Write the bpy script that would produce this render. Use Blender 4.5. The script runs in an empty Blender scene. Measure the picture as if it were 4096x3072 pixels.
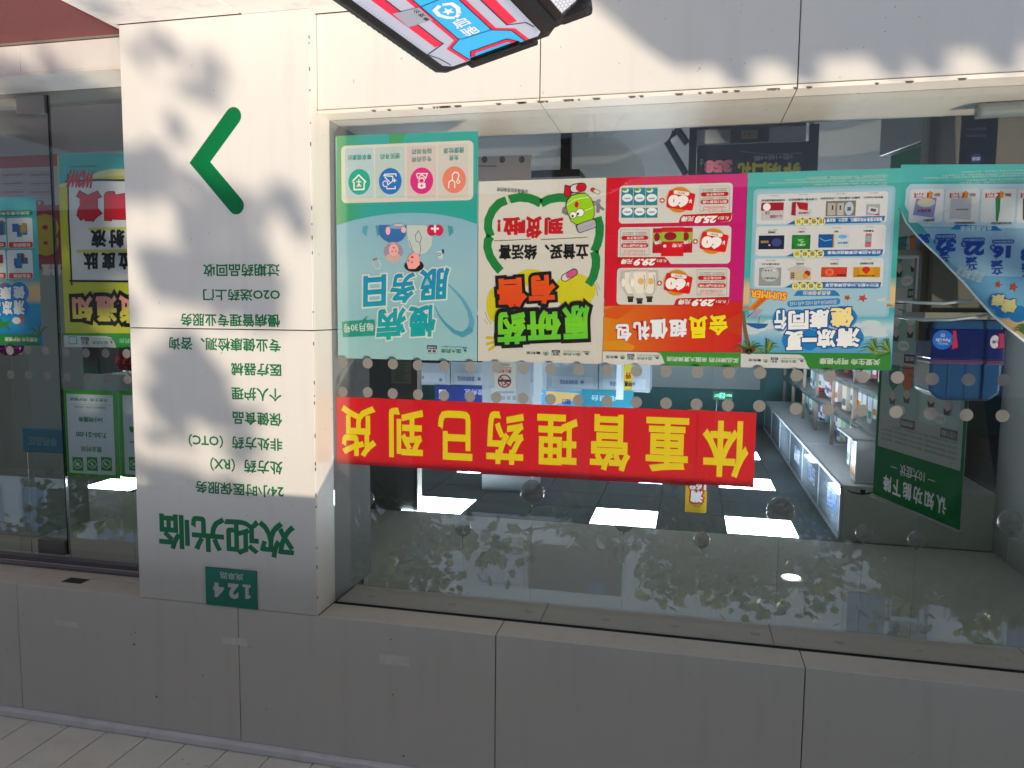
import bpy, math, random
import numpy as np
from mathutils import Vector, Matrix
random.seed(7)
S = bpy.context.scene
COL = S.collection
# ------------------------------------------------------------------ camera
# The photograph was taken with the phone held upside down, so the camera is rolled by half a turn.
YAW, PITCH, ROLL, FOC = math.radians(12.932), math.radians(5.291), math.radians(0.522), 3049.87
CAM = np.array([0.0, -2.85, 0.0])
_f = np.array([math.sin(YAW)*math.cos(PITCH), math.cos(YAW)*math.cos(PITCH), math.sin(PITCH)])
_r0 = np.array([math.cos(YAW), -math.sin(YAW), 0.0]); _u0 = np.cross(_r0, _f)
_r = math.cos(ROLL)*_r0 + math.sin(ROLL)*_u0
_u = -math.sin(ROLL)*_r0 + math.cos(ROLL)*_u0
GROUND = 1.2                                   # everything is built around eye level and lifted by this much at the end
cam = bpy.data.cameras.new('camera'); cam.sensor_width = 36.0; cam.lens = 36.0*FOC/4096
cam.clip_start = 0.05; cam.clip_end = 400
camo = bpy.data.objects.new('camera', cam); COL.objects.link(camo)
camo.matrix_world = Matrix(((-_r[0], -_u[0], -_f[0], CAM[0]), (-_r[1], -_u[1], -_f[1], CAM[1]),
                            (-_r[2], -_u[2], -_f[2], CAM[2]+GROUND), (0, 0, 0, 1)))
S.camera = camo
# ------------------------------------------------------------------ sky, sun, exposure
SUN = Vector((0.8, 1.0, -0.7)).normalized()    # the way the sunlight travels
w = bpy.data.worlds.new('World'); S.world = w; w.use_nodes = True
nt = w.node_tree; bg = nt.nodes['Background']
sky = nt.nodes.new('ShaderNodeTexSky'); sky.sky_type = 'NISHITA'; sky.sun_disc = False
sky.sun_elevation = math.asin(-SUN.z); sky.sun_rotation = math.atan2(-SUN.x, -SUN.y)
nt.links.new(sky.outputs[0], bg.inputs[0]); bg.inputs[1].default_value = 0.15
sl = bpy.data.lights.new('sun', 'SUN'); sl.energy = 2.0; sl.angle = math.radians(0.5); sl.color = (0.74, 0.63, 0.495)
so = bpy.data.objects.new('sun', sl); COL.objects.link(so); so.rotation_euler = SUN.to_track_quat('-Z', 'Y').to_euler()
so.location = (0, 0, 12)
S.view_settings.view_transform = 'Standard'; S.view_settings.look = 'None'
S.view_settings.exposure = 1.43; S.view_settings.gamma = 1.0
S.cycles.max_bounces = 10; S.cycles.transparent_max_bounces = 24
S.cycles.caustics_reflective = False; S.cycles.caustics_refractive = False
# ------------------------------------------------------------------ measuring on the photograph (4096 x 3072, as stored)
def ray(u, v):
    d = _f*FOC + _r*(4096-u-2048) + _u*(v-1536)
    return d/np.linalg.norm(d)
def on_y(u, v, y): d = ray(u, v); return CAM + d*(y-CAM[1])/d[1]
def on_z(u, v, z): d = ray(u, v); return CAM + d*z/d[2]
def on_x(u, v, x): d = ray(u, v); return CAM + d*(x-CAM[0])/d[0]
s0 = 1366/2212
TILES = dict(a1=(0, 0, s0), a2=(1365, 0, s0), a3=(2730, 0, s0), a4=(0, 1024, s0), a5=(1365, 1024, s0), a6=(2730, 1024, s0),
             a7=(0, 2048, s0), a8=(1365, 2048, s0), a9=(2730, 2048, s0), F=(0, 0, 4096/2212), A=(1330, 0, 1100/2212),
             B=(0, 580, 560/1133), C=(0, 1350, 560/929), D=(3380, 480, 716/1291), E=(3380, 1400, 716/1485),
             V=(1330, 1400, 1100/2212), G=(2400, 1400, 1100/2212), H=(1900, 460, 1700/2212), I=(1330, 510, 600/2212),
             J=(1330, 900, 600/1810), K=(1900, 700, 530/2198), L=(1900, 1060, 530/2198), M=(2400, 680, 600/2212),
             N=(2400, 1060, 600/2212), O=(2960, 660, 660/2212), P=(2940, 1060, 660/2212), Q=(3500, 300, 596/2212))
def q(t, x, y): a = TILES[t]; return a[0]+x*a[2], a[1]+y*a[2]
# ------------------------------------------------------------------ materials
def lin(h):
    h = h.lstrip('#'); o = []
    for k in (0, 2, 4):
        c = int(h[k:k+2], 16)/255; o.append(c/12.92 if c <= 0.04045 else ((c+0.055)/1.055)**2.4)
    return (*o, 1.0)
MATS = {}
def mat(key, h, rough=0.5, spec=0.5, metal=0.0, noise=0.0, nscale=6.0, bump=0.0, bscale=60.0, emit=0.0, coat=0.0, stain=0.0):
    """A principled paint/plastic/stone; noise mottles it, stain adds rain streaks and smudges of dirt."""
    if key in MATS: return MATS[key]
    m = bpy.data.materials.new(key); m.use_nodes = True; n = m.node_tree; b = n.nodes['Principled BSDF']
    c = lin(h) if isinstance(h, str) else h
    b.inputs['Base Color'].default_value = c; b.inputs['Roughness'].default_value = rough
    b.inputs['Specular IOR Level'].default_value = spec; b.inputs['Metallic'].default_value = metal
    b.inputs['Coat Weight'].default_value = coat
    if emit:
        b.inputs['Emission Color'].default_value = c; b.inputs['Emission Strength'].default_value = emit
    if noise or bump or stain:
        tc = n.nodes.new('ShaderNodeNewGeometry'); out = None
        nz = n.nodes.new('ShaderNodeTexNoise'); nz.inputs['Scale'].default_value = nscale; nz.inputs['Detail'].default_value = 6
        n.links.new(tc.outputs['Position'], nz.inputs['Vector'])
        mx = n.nodes.new('ShaderNodeMix'); mx.data_type = 'RGBA'
        mx.inputs[6].default_value = tuple(x*(1-noise) for x in c[:3])+(1,); mx.inputs[7].default_value = tuple(min(1, x*(1+noise*0.6)) for x in c[:3])+(1,)
        n.links.new(nz.outputs['Fac'], mx.inputs[0]); out = mx.outputs[2]
        if stain:
            mp = n.nodes.new('ShaderNodeMapping'); mp.inputs['Scale'].default_value = (9, 9, 0.9)
            n.links.new(tc.outputs['Position'], mp.inputs['Vector'])
            n2 = n.nodes.new('ShaderNodeTexNoise'); n2.inputs['Scale'].default_value = 1.6; n2.inputs['Detail'].default_value = 5
            n.links.new(mp.outputs[0], n2.inputs['Vector'])
            rp = n.nodes.new('ShaderNodeMapRange'); rp.inputs[1].default_value = 0.52; rp.inputs[2].default_value = 0.78
            rp.inputs[3].default_value = 0.0; rp.inputs[4].default_value = stain
            n.links.new(n2.outputs['Fac'], rp.inputs[0])
            n3 = n.nodes.new('ShaderNodeTexNoise'); n3.inputs['Scale'].default_value = 38; n3.inputs['Detail'].default_value = 2
            n.links.new(tc.outputs['Position'], n3.inputs['Vector'])
            r3 = n.nodes.new('ShaderNodeMapRange'); r3.inputs[1].default_value = 0.735; r3.inputs[2].default_value = 0.76
            r3.inputs[4].default_value = 0.55
            n.links.new(n3.outputs['Fac'], r3.inputs[0])
            ad = n.nodes.new('ShaderNodeMath'); ad.operation = 'MAXIMUM'
            n.links.new(rp.outputs[0], ad.inputs[0]); n.links.new(r3.outputs[0], ad.inputs[1])
            m2 = n.nodes.new('ShaderNodeMix'); m2.data_type = 'RGBA'; m2.inputs[7].default_value = (c[0]*0.38, c[1]*0.34, c[2]*0.29, 1)
            n.links.new(ad.outputs[0], m2.inputs[0]); n.links.new(out, m2.inputs[6]); out = m2.outputs[2]
        n.links.new(out, b.inputs['Base Color'])
        if bump:
            nb = n.nodes.new('ShaderNodeTexNoise'); nb.inputs['Scale'].default_value = bscale; nb.inputs['Detail'].default_value = 4
            n.links.new(tc.outputs['Position'], nb.inputs['Vector'])
            bp = n.nodes.new('ShaderNodeBump'); bp.inputs['Strength'].default_value = bump; bp.inputs['Distance'].default_value = 0.004
            n.links.new(nb.outputs['Fac'], bp.inputs['Height']); n.links.new(bp.outputs[0], b.inputs['Normal'])
    MATS[key] = m; return m
def dye(h):
    """Printed colour as seen in the sun, turned into the ink's own reflectance."""
    c = lin(h)[:3]; g = 0.3*c[0]+0.55*c[1]+0.15*c[2]
    return tuple(max(0.004, (g+(x-g)*1.12)*0.92) for x in c)+(1.0,)
def ink(h):
    return mat('print '+h, dye(h), rough=0.36, spec=0.45, noise=0.05, nscale=9, bump=0.5, bscale=7)
def grad(key, stops, axis):
    """Printed colour gradient on a poster, along its own local X or Z axis."""
    if key in MATS: return MATS[key]
    m = bpy.data.materials.new(key); m.use_nodes = True; n = m.node_tree; b = n.nodes['Principled BSDF']
    b.inputs['Roughness'].default_value = 0.42; b.inputs['Specular IOR Level'].default_value = 0.35
    tc = n.nodes.new('ShaderNodeTexCoord'); sp = n.nodes.new('ShaderNodeSeparateXYZ'); cr = n.nodes.new('ShaderNodeValToRGB')
    n.links.new(tc.outputs['Generated'], sp.inputs[0]); n.links.new(sp.outputs[axis], cr.inputs[0]); n.links.new(cr.outputs[0], b.inputs['Base Color'])
    e = cr.color_ramp.elements
    while len(e) < len(stops): e.new(0.5)
    for k, (p, h) in enumerate(stops): e[k].position = p; e[k].color = dye(h)
    MATS[key] = m; return m
def glass(key, tint, r0, r1=1.0, rough=0.0, dust=0.0, dcol=(0.75, 0.74, 0.72, 1)):
    """A thin clear sheet: what lies behind shows through, what stands in front is mirrored."""
    m = bpy.data.materials.new(key); m.use_nodes = True; n = m.node_tree
    for x in list(n.nodes):
        if x.type != 'OUTPUT_MATERIAL': n.nodes.remove(x)
    o = n.nodes['Material Output']; t = n.nodes.new('ShaderNodeBsdfTransparent'); t.inputs[0].default_value = tint
    g = n.nodes.new('ShaderNodeBsdfGlossy'); g.inputs['Roughness'].default_value = rough
    lw = n.nodes.new('ShaderNodeLayerWeight'); lw.inputs[0].default_value = 0.5
    pw = n.nodes.new('ShaderNodeMath'); pw.operation = 'POWER'; pw.inputs[1].default_value = 4.0
    mr = n.nodes.new('ShaderNodeMapRange'); mr.inputs[3].default_value = r0; mr.inputs[4].default_value = r1
    mx = n.nodes.new('ShaderNodeMixShader')
    n.links.new(lw.outputs['Facing'], pw.inputs[0]); n.links.new(pw.outputs[0], mr.inputs[0]); n.links.new(mr.outputs[0], mx.inputs[0])
    n.links.new(t.outputs[0], mx.inputs[1]); n.links.new(g.outputs[0], mx.inputs[2]); res = mx
    if dust:                                                # a film of dust or haze in the sheet that scatters a little light
        df = n.nodes.new('ShaderNodeBsdfDiffuse'); df.inputs[0].default_value = dcol
        res = n.nodes.new('ShaderNodeMixShader'); res.inputs[0].default_value = dust
        n.links.new(mx.outputs[0], res.inputs[1]); n.links.new(df.outputs[0], res.inputs[2])
    n.links.new(res.outputs[0], o.inputs[0])
    MATS[key] = m; return m
CREAM = mat('cream tile', '#dedad3', rough=0.34, noise=0.035, nscale=1.7, stain=0.10, bump=0.05, bscale=14)
CREAM2 = mat('cream tile edge', '#ddd4c6', rough=0.45, noise=0.06, nscale=9, stain=0.16)
GROUT = mat('rusty joint', '#4a2a20', rough=0.9, noise=0.3, nscale=30)
CORE = mat('wall core', '#8d867b', rough=0.9)
CHIP = mat('chipped edge', '#6f665c', rough=0.95, noise=0.2, nscale=60)
STONE = mat('apron stone', '#e8e1d8', rough=0.6, noise=0.08, nscale=7, stain=0.3, bump=0.15, bscale=80)
GREEN = mat('green vinyl', '#00703c', rough=0.32)
PANE = glass('shop glass', (0.95, 0.965, 0.96, 1), 0.085, dust=0.002)
PANE2 = glass('door glass', (0.94, 0.965, 0.955, 1), 0.085, dust=0.002)
DOTM = glass('frosted sticker', (0.8, 0.8, 0.78, 1), 0.02, 0.2, 0.3, dust=0.7, dcol=(0.25, 0.247, 0.23, 1))
BALL = glass('clear balloon film', (0.84, 0.84, 0.83, 1), 0.14, 0.95, 0.03, dust=0.2)
CLEAR = glass('clear plastic strip', (0.93, 0.95, 0.96, 1), 0.16, 0.8, 0.08)
WHITE = mat('white laminate', '#d8dad8', rough=0.35, noise=0.02)
GREYW = mat('interior wall paint', '#a9ada9', rough=0.7, noise=0.04, nscale=2)
BLACK = mat('black metal', '#141414', rough=0.45, noise=0.1, nscale=20)
STEEL = mat('brushed steel', '#9c9c99', rough=0.35, metal=0.9)
# ------------------------------------------------------------------ mesh building
class MB:
    """Collects boxes, tubes, prisms and loose polygons and links them as ONE mesh object."""
    def __init__(s): s.v = []; s.f = []; s.m = []; s.k = 0
    def quad(s, pts):
        n = len(s.v); s.v += [tuple(map(float, p)) for p in pts]; s.f.append(tuple(range(n, n+len(pts)))); s.m.append(s.k)
    def box(s, x0, x1, y0, y1, z0, z1, M=None):
        P = [Vector((x, y, z)) for z in (z0, z1) for y in (y0, y1) for x in (x0, x1)]
        if M is not None: P = [M @ p for p in P]
        n = len(s.v); s.v += [tuple(p) for p in P]
        for f in ((0, 2, 3, 1), (4, 5, 7, 6), (0, 1, 5, 4), (2, 6, 7, 3), (0, 4, 6, 2), (1, 3, 7, 5)):
            s.f.append(tuple(n+i for i in f)); s.m.append(s.k)
        return s
    def tube(s, pts, r, seg=8, r1=None, caps=True):
        pts = [Vector(p) for p in pts]; N = len(pts); rings = []
        for i, p in enumerate(pts):
            d = (pts[min(i+1, N-1)]-pts[max(i-1, 0)]).normalized()
            a = d.cross(Vector((0, 0, 1)) if abs(d.z) < 0.9 else Vector((1, 0, 0))).normalized(); b = d.cross(a)
            rr = r if r1 is None else r+(r1-r)*i/max(1, N-1)
            n = len(s.v); rings.append(n)
            for k in range(seg):
                t = 2*math.pi*k/seg; s.v.append(tuple(p+a*math.cos(t)*rr+b*math.sin(t)*rr))
        for i in range(N-1):
            for k in range(seg):
                a, b = rings[i]+k, rings[i]+(k+1) % seg; c, d = rings[i+1]+(k+1) % seg, rings[i+1]+k
                s.f.append((a, d, c, b)); s.m.append(s.k)
        if caps:
            s.f.append(tuple(rings[0]+k for k in range(seg))); s.m.append(s.k)
            s.f.append(tuple(rings[-1]+k for k in reversed(range(seg)))); s.m.append(s.k)
        return s
    def prism(s, poly, h0, h1, to3):
        n = len(s.v); N = len(poly)
        for h in (h0, h1): s.v += [tuple(to3(a, b, h)) for a, b in poly]
        s.f.append(tuple(n+i for i in reversed(range(N)))); s.m.append(s.k)
        s.f.append(tuple(n+N+i for i in range(N))); s.m.append(s.k)
        for i in range(N):
            j = (i+1) % N; s.f.append((n+i, n+j, n+N+j, n+N+i)); s.m.append(s.k)
        return s
    def lathe(s, c, prof, seg=20):
        rings = []
        for r, z in prof:
            rings.append(len(s.v))
            for k in range(seg):
                t = 2*math.pi*k/seg; s.v.append((c[0]+r*math.cos(t), c[1]+r*math.sin(t), c[2]+z))
        for i in range(len(prof)-1):
            for k in range(seg):
                s.f.append((rings[i]+k, rings[i]+(k+1) % seg, rings[i+1]+(k+1) % seg, rings[i+1]+k)); s.m.append(s.k)
        return s
    def build(s, name, mats, parent=None, smooth=False, bevel=0.0):
        me = bpy.data.meshes.new(name); me.from_pydata(s.v, [], s.f)
        mats = mats if isinstance(mats, (list, tuple)) else [mats]
        for m in mats: me.materials.append(m)
        if len(mats) > 1: me.polygons.foreach_set('material_index', s.m)
        if smooth: me.polygons.foreach_set('use_smooth', [True]*len(me.polygons))
        me.update()
        o = bpy.data.objects.new(name, me); COL.objects.link(o); o.parent = parent
        if bevel:
            b = o.modifiers.new('bevel', 'BEVEL'); b.width = bevel; b.segments = 2; b.limit_method = 'ANGLE'
        return o
def thing(name, label, cat, group=None):
    o = bpy.data.objects.new(name, None); COL.objects.link(o); o.empty_display_size = 0.1
    return tag(o, label, cat, group)
def tag(o, label, cat, group=None, kind=None):
    if label: o['label'] = label
    if cat: o['category'] = cat
    if group: o['group'] = group
    if kind: o['kind'] = kind
    return o
def struct(o, kind='structure', label=None, cat=None):
    o['kind'] = kind
    if label: o['label'] = label
    if cat: o['category'] = cat
    return o
# ------------------------------------------------------------------ lettering
GLY = {}
def glyphs(t, bold):
    if (t, bold) in GLY: return GLY[(t, bold)]
    c = bpy.data.curves.new('lettering', 'FONT'); c.body = t; c.resolution_u = 3 if len(t) < 5 else 2
    c.bevel_depth = bold; c.bevel_resolution = 0; c.fill_mode = 'FRONT'
    o = bpy.data.objects.new('lettering', c); COL.objects.link(o)
    dg = bpy.context.evaluated_depsgraph_get(); dg.update()
    m = bpy.data.meshes.new_from_object(o.evaluated_get(dg)); bpy.data.objects.remove(o); bpy.data.curves.remove(c)
    V = np.array([v.co[:] for v in m.vertices]) if len(m.vertices) else np.zeros((1, 3)); Fc = [tuple(p.vertices) for p in m.polygons]
    bpy.data.meshes.remove(m); GLY[(t, bold)] = (V, Fc); return V, Fc
EPS = 0.0006
class Print:
    """Flat printing on a sheet: every shape lies a little proud of the one under it."""
    def __init__(s, y=None, tile='F', frame=None):
        s.y = y; s.t = tile; s.fr = frame; s.v = []; s.f = []; s.mi = []; s.mats = []; s.n = 0
    def tile(s, t): s.t = t; return s
    def p2(s, x, y):
        if s.fr: return float(x), float(y)
        u, v = q(s.t, x, y); p = on_y(u, v, s.y); return float(p[0]), float(p[2])
    def p3(s, a, b, h):
        if s.fr:
            o, U, W, N = s.fr; return tuple(o+U*a+W*b+N*h)
        return (a, s.y-h, b)
    def mid(s, h):
        m = ink(h) if isinstance(h, str) else h
        if m not in s.mats: s.mats.append(m)
        return s.mats.index(m)
    def raw(s, V, Fc, h, L):
        n = len(s.v); k = s.mid(h); s.n += 1; d = L*EPS
        for p in V: s.v.append(s.p3(p[0], p[1], d+(p[2] if len(p) > 2 else 0)))
        for f in Fc: s.f.append(tuple(n+i for i in f)); s.mi.append(k)
        return s
    def poly(s, pts, h, L=1):
        P = [s.p2(*p) for p in pts]
        A = sum(P[i][0]*P[(i+1) % len(P)][1]-P[(i+1) % len(P)][0]*P[i][1] for i in range(len(P)))
        if A < 0: P.reverse()
        return s.raw(P, [tuple(range(len(P)))], h, L)
    def bx(s, b):
        cx, cy = (b[0]+b[2])/2, (b[1]+b[3])/2
        xa, xb = s.p2(b[0], cy)[0], s.p2(b[2], cy)[0]; za, zb = s.p2(cx, b[1])[1], s.p2(cx, b[3])[1]
        return min(xa, xb), max(xa, xb), min(za, zb), max(za, zb)
    def rect(s, b, h, L=1, r=0, rot=0):
        x0, x1, z0, z1 = s.bx(b); r = r*abs(x1-x0)/abs(b[2]-b[0]); P = []
        if r:
            for cx, cz, a in ((x1-r, z1-r, 0), (x0+r, z1-r, 90), (x0+r, z0+r, 180), (x1-r, z0+r, 270)):
                for k in range(6): t = math.radians(a+18*k); P.append((cx+r*math.cos(t), cz+r*math.sin(t)))
        else: P = [(x0, z0), (x1, z0), (x1, z1), (x0, z1)]
        if rot: P = s.spin(P, rot, (x0+x1)/2, (z0+z1)/2)
        return s.raw(P, [tuple(range(len(P)))], h, L)
    def spin(s, P, rot, cx, cz):
        c, n = math.cos(math.radians(rot)), math.sin(math.radians(rot))
        return [(cx+(p[0]-cx)*c-(p[1]-cz)*n, cz+(p[0]-cx)*n+(p[1]-cz)*c)+tuple(p[2:]) for p in P]
    def disc(s, x, y, rx, h, L=1, ry=None, rot=0):
        cx, cz = s.p2(x, y); kx = abs(s.p2(x+10, y)[0]-cx)/10; kz = abs(s.p2(x, y+10)[1]-cz)/10; ry = ry or rx
        P = [(cx+kx*rx*math.cos(2*math.pi*k/28), cz+kz*ry*math.sin(2*math.pi*k/28)) for k in range(28)]
        if rot: P = s.spin(P, rot, cx, cz)
        return s.raw(P, [tuple(range(28))], h, L)
    def stroke(s, pts, wd, h, L=1, round_=True, w1=None):
        P = [Vector(s.p2(*p)) for p in pts]; x, y = pts[0]
        k = abs(s.p2(x, y+10)[1]-P[0].y)/10; N = len(P); V = []; Fc = []
        for i in range(N):
            d0 = (P[i]-P[i-1]).normalized() if i else (P[1]-P[0]).normalized()
            d1 = (P[i+1]-P[i]).normalized() if i < N-1 else d0
            t = (d0+d1); t = t.normalized() if t.length > 1e-6 else d0
            nn = Vector((-t.y, t.x)); ww = wd if w1 is None else wd+(w1-wd)*i/(N-1)
            hw = ww*k/2/max(0.45, abs(nn.dot(Vector((-d0.y, d0.x)))))
            a, b = P[i]+nn*hw, P[i]-nn*hw; V += [(a.x, a.y), (b.x, b.y)]
            if i: n = 2*i; Fc.append((n-2, n-1, n+1, n))
        s.raw(V, Fc, h, L)
        if round_:
            for c, d, ww in ((P[0], (P[0]-P[1]).normalized(), wd), (P[-1], (P[-1]-P[-2]).normalized(), wd if w1 is None else w1)):
                a0 = math.atan2(d.y, d.x); Q = [(c.x+ww*k/2*math.cos(a0-math.pi/2+math.pi*j/8), c.y+ww*k/2*math.sin(a0-math.pi/2+math.pi*j/8)) for j in range(9)]
                s.raw(Q, [tuple(range(9))], h, L)
        return s
    def text(s, t, b, h, L=2, bold=0.03, under=None, ub=0.09, rot=0, it=0.0):
        x0, x1, z0, z1 = s.bx(b); V, Fc = glyphs(t, bold)
        mn, mx = V.min(0), V.max(0); W = max(mx[0]-mn[0], 1e-4); H = max(mx[1]-mn[1], 1e-4)
        def put(V, Fc, col, lay):
            Q = []; bz = max(V[:, 2].max(), 1e-6)
            for a, c, e in V:
                fx, fz = (a-mn[0])/W, (c-mn[1])/H
                Q.append((x0+(x1-x0)*(fx+it*(fz-0.5)), z0+(z1-z0)*fz, e/bz*EPS*0.4))
            if rot: Q = s.spin(Q, rot, (x0+x1)/2, (z0+z1)/2)
            s.raw(Q, Fc, col, lay)
        if under is not None:
            V2, F2 = glyphs(t, ub); put(V2, F2, under, L-1)
        put(V, Fc, h, L); return s
    def plus(s, x, y, r, wd, h, L):
        return s.poly([(x-r, y-wd), (x-wd, y-wd), (x-wd, y-r), (x+wd, y-r), (x+wd, y-wd), (x+r, y-wd), (x+r, y+wd), (x+wd, y+wd), (x+wd, y+r), (x-wd, y+r), (x-wd, y+wd), (x-r, y+wd)], h, L)
    def build(s, name, parent=None):
        me = bpy.data.meshes.new(name); me.from_pydata(s.v, [], s.f)
        for m in s.mats: me.materials.append(m)
        me.polygons.foreach_set('material_index', s.mi); me.update()
        o = bpy.data.objects.new(name, me); COL.objects.link(o); o.parent = parent; return o
def paper(name, parent, b, y, m, tile='F', th=0.0012, pts=None):
    """The sheet of a poster: a thin but solid board whose printed face lies at y."""
    p = Print(y, tile); mb = MB()
    if pts: P = [p.p2(*a) for a in pts]
    else: x0, x1, z0, z1 = p.bx(b); P = [(x0, z0), (x1, z0), (x1, z1), (x0, z1)]
    A = sum(P[i][0]*P[(i+1) % len(P)][1]-P[(i+1) % len(P)][0]*P[i][1] for i in range(len(P)))
    if A < 0: P.reverse()
    mb.prism(P, y+th, y, lambda a, c, h: (a, h, c)); return mb.build(name, m if not isinstance(m, str) else ink(m), parent)
# ================================================================== THE SHOP FRONT
ZB, ZS, ZL, ZT, ZC = -1.183, -0.795, 1.279, 1.885, 1.92   # pillar foot, sill, lintel underside, lintel top, canopy soffit
PX0, PX1 = 1.487, 2.352                                   # pillar faces
YG, YD = 0.166, 0.345                                     # shop window, door glass
GAP = 0.004
# ground and paving
m = MB(); m.box(-40, 40, -60, 14, -1.45, -1.3); struct(m.build('ground', mat('ground soil', '#4a4742', rough=0.95, noise=0.2, nscale=3)))
m = MB(); m.box(-40, 40, -14, -4.4, -1.3, -1.285); struct(m.build('road', mat('asphalt', '#3d3d3f', rough=0.9, noise=0.25, nscale=40, bump=0.4, bscale=160)))
m = MB(); m.box(-40, 40, -4.4, 0.02, -1.3, -1.2); struct(m.build('pavement', mat('pavement slab', '#bdbbb6', rough=0.85, noise=0.18, nscale=12, bump=0.3, bscale=120)))
m = MB()
for k in range(12):
    x1 = 2.385-0.6*k-GAP; x0 = 2.385-0.6*(k+1)
    m.box(x0, x1, -0.62, 0.06 if x0 < PX0 else -0.002, -1.2, ZB-0.001)
    m.box(x0-0.13*(k > 0), x1-0.13*(k > 0), -1.24, -0.624, -1.2, ZB-0.0015)
m.box(2.3815, 2.40, -1.3, 0.1, -1.2, ZB-0.006)
struct(m.build('stone_apron', STONE, bevel=0.004))
# parapet under the shop window
wall = thing('parapet_wall', 'low cream tiled wall along the window sill, partly sunlit, beside the scooter box', 'wall')
m = MB(); m.box(-6, PX0+0.2, 0.075, 0.56, -1.2, ZS-0.012); m.build('core', GROUT, wall)
jx = [PX0, 0.572, -0.349, -1.27, -2.19, -3.11, -4.03, -5.0]
for a, b in zip(jx[1:], jx[:-1]):
    m = MB(); m.box(a+GAP/2, b-GAP/2, 0.063, 0.0755, ZB, ZS-0.0125); m.build('front_panel', CREAM, wall, bevel=0.002)
jc = [PX0, 0.572, -0.349, -1.27, -2.19, -3.11, -4.03, -5.0]
for a, b in zip(jc[1:], jc[:-1]):
    m = MB()
    m.prism([(0.055, ZS-0.012), (0.062, ZS), (0.565, ZS), (0.565, ZS-0.012)], a+GAP/2, b-GAP/2, lambda y, z, h: (h, y, z)); m.build('sill_slab', CREAM2, wall)
ch = MB(); rr = random.Random(3)
for k in range(40):                                        # grime stuck along the sill edge
    x = rr.uniform(-0.9, 1.25); wd = rr.uniform(0.003, 0.016)
    ch.prism([(x-wd, ZS-0.0015), (x-wd*0.6, ZS+0.0022), (x+wd*0.5, ZS+0.0025), (x+wd, ZS-0.0015)], 0.0545, 0.064, lambda a, b, h: (a, h, b))
ch.build('grime', CHIP, wall)
# the sill's inner face under the glass inside
m = MB(); m.box(-6, PX0, 0.5655, 0.58, -1.05, ZS-0.002); m.build('inner_face', GREYW, wall)
# the pillar
pil = thing('pillar', 'cream tiled pillar with green lettering between the shop window and the door', 'pillar')
m = MB(); m.box(PX0+0.012, PX1-0.012, 0.012, 0.5, ZB-0.015, ZL+0.6); m.build('core', GROUT, pil)
zj = 0.0765
for a, b in ((ZB, zj-GAP/2), (zj+GAP/2, ZL-GAP/2)):
    m = MB(); m.box(PX0, PX1, 0.0, 0.0125, a, b); m.build('front_panel', CREAM, pil, bevel=0.002)
    m = MB(); m.box(PX0, PX0+0.0125, 0.0128, 0.172, a, b); m.build('side_panel', CREAM, pil, bevel=0.002)
    m = MB(); m.box(PX0+0.001, PX0+0.0125, 0.1725, 0.56, a, b); m.build('inner_side_panel', mat('shade-darkened inner side', '#85898a', rough=0.6, noise=0.06), pil)  # same side tile, its colour darkened to stand for the shade indoors
    m = MB(); m.box(PX1-0.0125, PX1, 0.0128, 0.56, a, b); m.build('side_panel', CREAM, pil, bevel=0.002)
m = MB(); rr = random.Random(5)
for k in range(30):                                        # flaked tile edge
    z = rr.uniform(ZB+0.1, ZL-0.05); h = rr.uniform(0.002, 0.009); x = PX0 if rr.random() < 0.65 else PX1
    wd = rr.uniform(0.0006, 0.0016); s = 1 if x == PX0 else -1
    m.prism([(x-0.0008*s, z-h), (x+wd*s, z-h*0.4), (x+wd*0.8*s, z+h*0.5), (x-0.0008*s, z+h)], -0.0009, 0.006, lambda a, b, hh: (a, hh, b))
m.build('flaked_edge', CHIP, pil)
LINES = [('过期药品回收', (1316, 50, 1812, 133)), ('O2O送药上门', (1316, 214, 1815, 291)), ('慢病管理专业服务', (1168, 374, 1815, 458)),
         ('专业健康检测、咨询', (1095, 530, 1820, 616)), ('医疗器械', (1498, 694, 1822, 778)), ('个人护理', (1500, 852, 1825, 938)),
         ('保健食品', (1508, 1012, 1828, 1098)), ('非处方药（OTC）', (1222, 1166, 1830, 1250)), ('处方药（RX）', (1362, 1316, 1832, 1405)),
         ('24小时医保服务', (1265, 1472, 1838, 1553))]
for t, b in LINES:
    p = Print(0.0, 'a4'); p.text(t, b, GREEN, 1, bold=0.022); p.build('lettering_line', pil)
p = Print(0.0, 'a7'); p.text('欢迎光临', (1030, 36, 1912, 272), GREEN, 1, bold=0.034); p.build('welcome_lettering', pil)
p = Print(0.0, 'a1'); p.stroke([(1512, 752), (1295, 1052), (1530, 1332)], 118, GREEN, 1); p.build('arrow', pil)
pl = thing('house_number_plate', 'teal house number plate reading 124 on the pillar, next to the welcome lettering', 'number plate')
p = Print(0.0, 'a7'); x0, x1, z0, z1 = p.bx((1337, 368, 1669, 612))
m = MB(); m.box(x0, x1, -0.006, -0.0005, z0, z1); m.build('plate', mat('teal enamel', '#00806a', rough=0.3, noise=0.05), pl, bevel=0.0015)
p = Print(-0.006, 'a7'); p.stroke([(1600, 562), (1600, 478)], 24, '#d8d6de', 1, False); p.rect((1572, 470, 1624, 488), '#d8d6de', 1.4); p.poly([(1600, 564), (1624, 556), (1622, 538), (1600, 546)], '#d8d6de', 1.6); [p.text(c_, b_, '#d8d6de', 1, bold=0.06) for c_, b_ in (('2', (1478, 464, 1546, 562)), ('4', (1382, 458, 1452, 552)))]; p.build('number', pl)
p = Print(-0.006, 'a7'); p.text('岚皋路', (1424, 392, 1576, 438), '#cfd8d6', 1, bold=0.012); p.build('street_name', pl)
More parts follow.
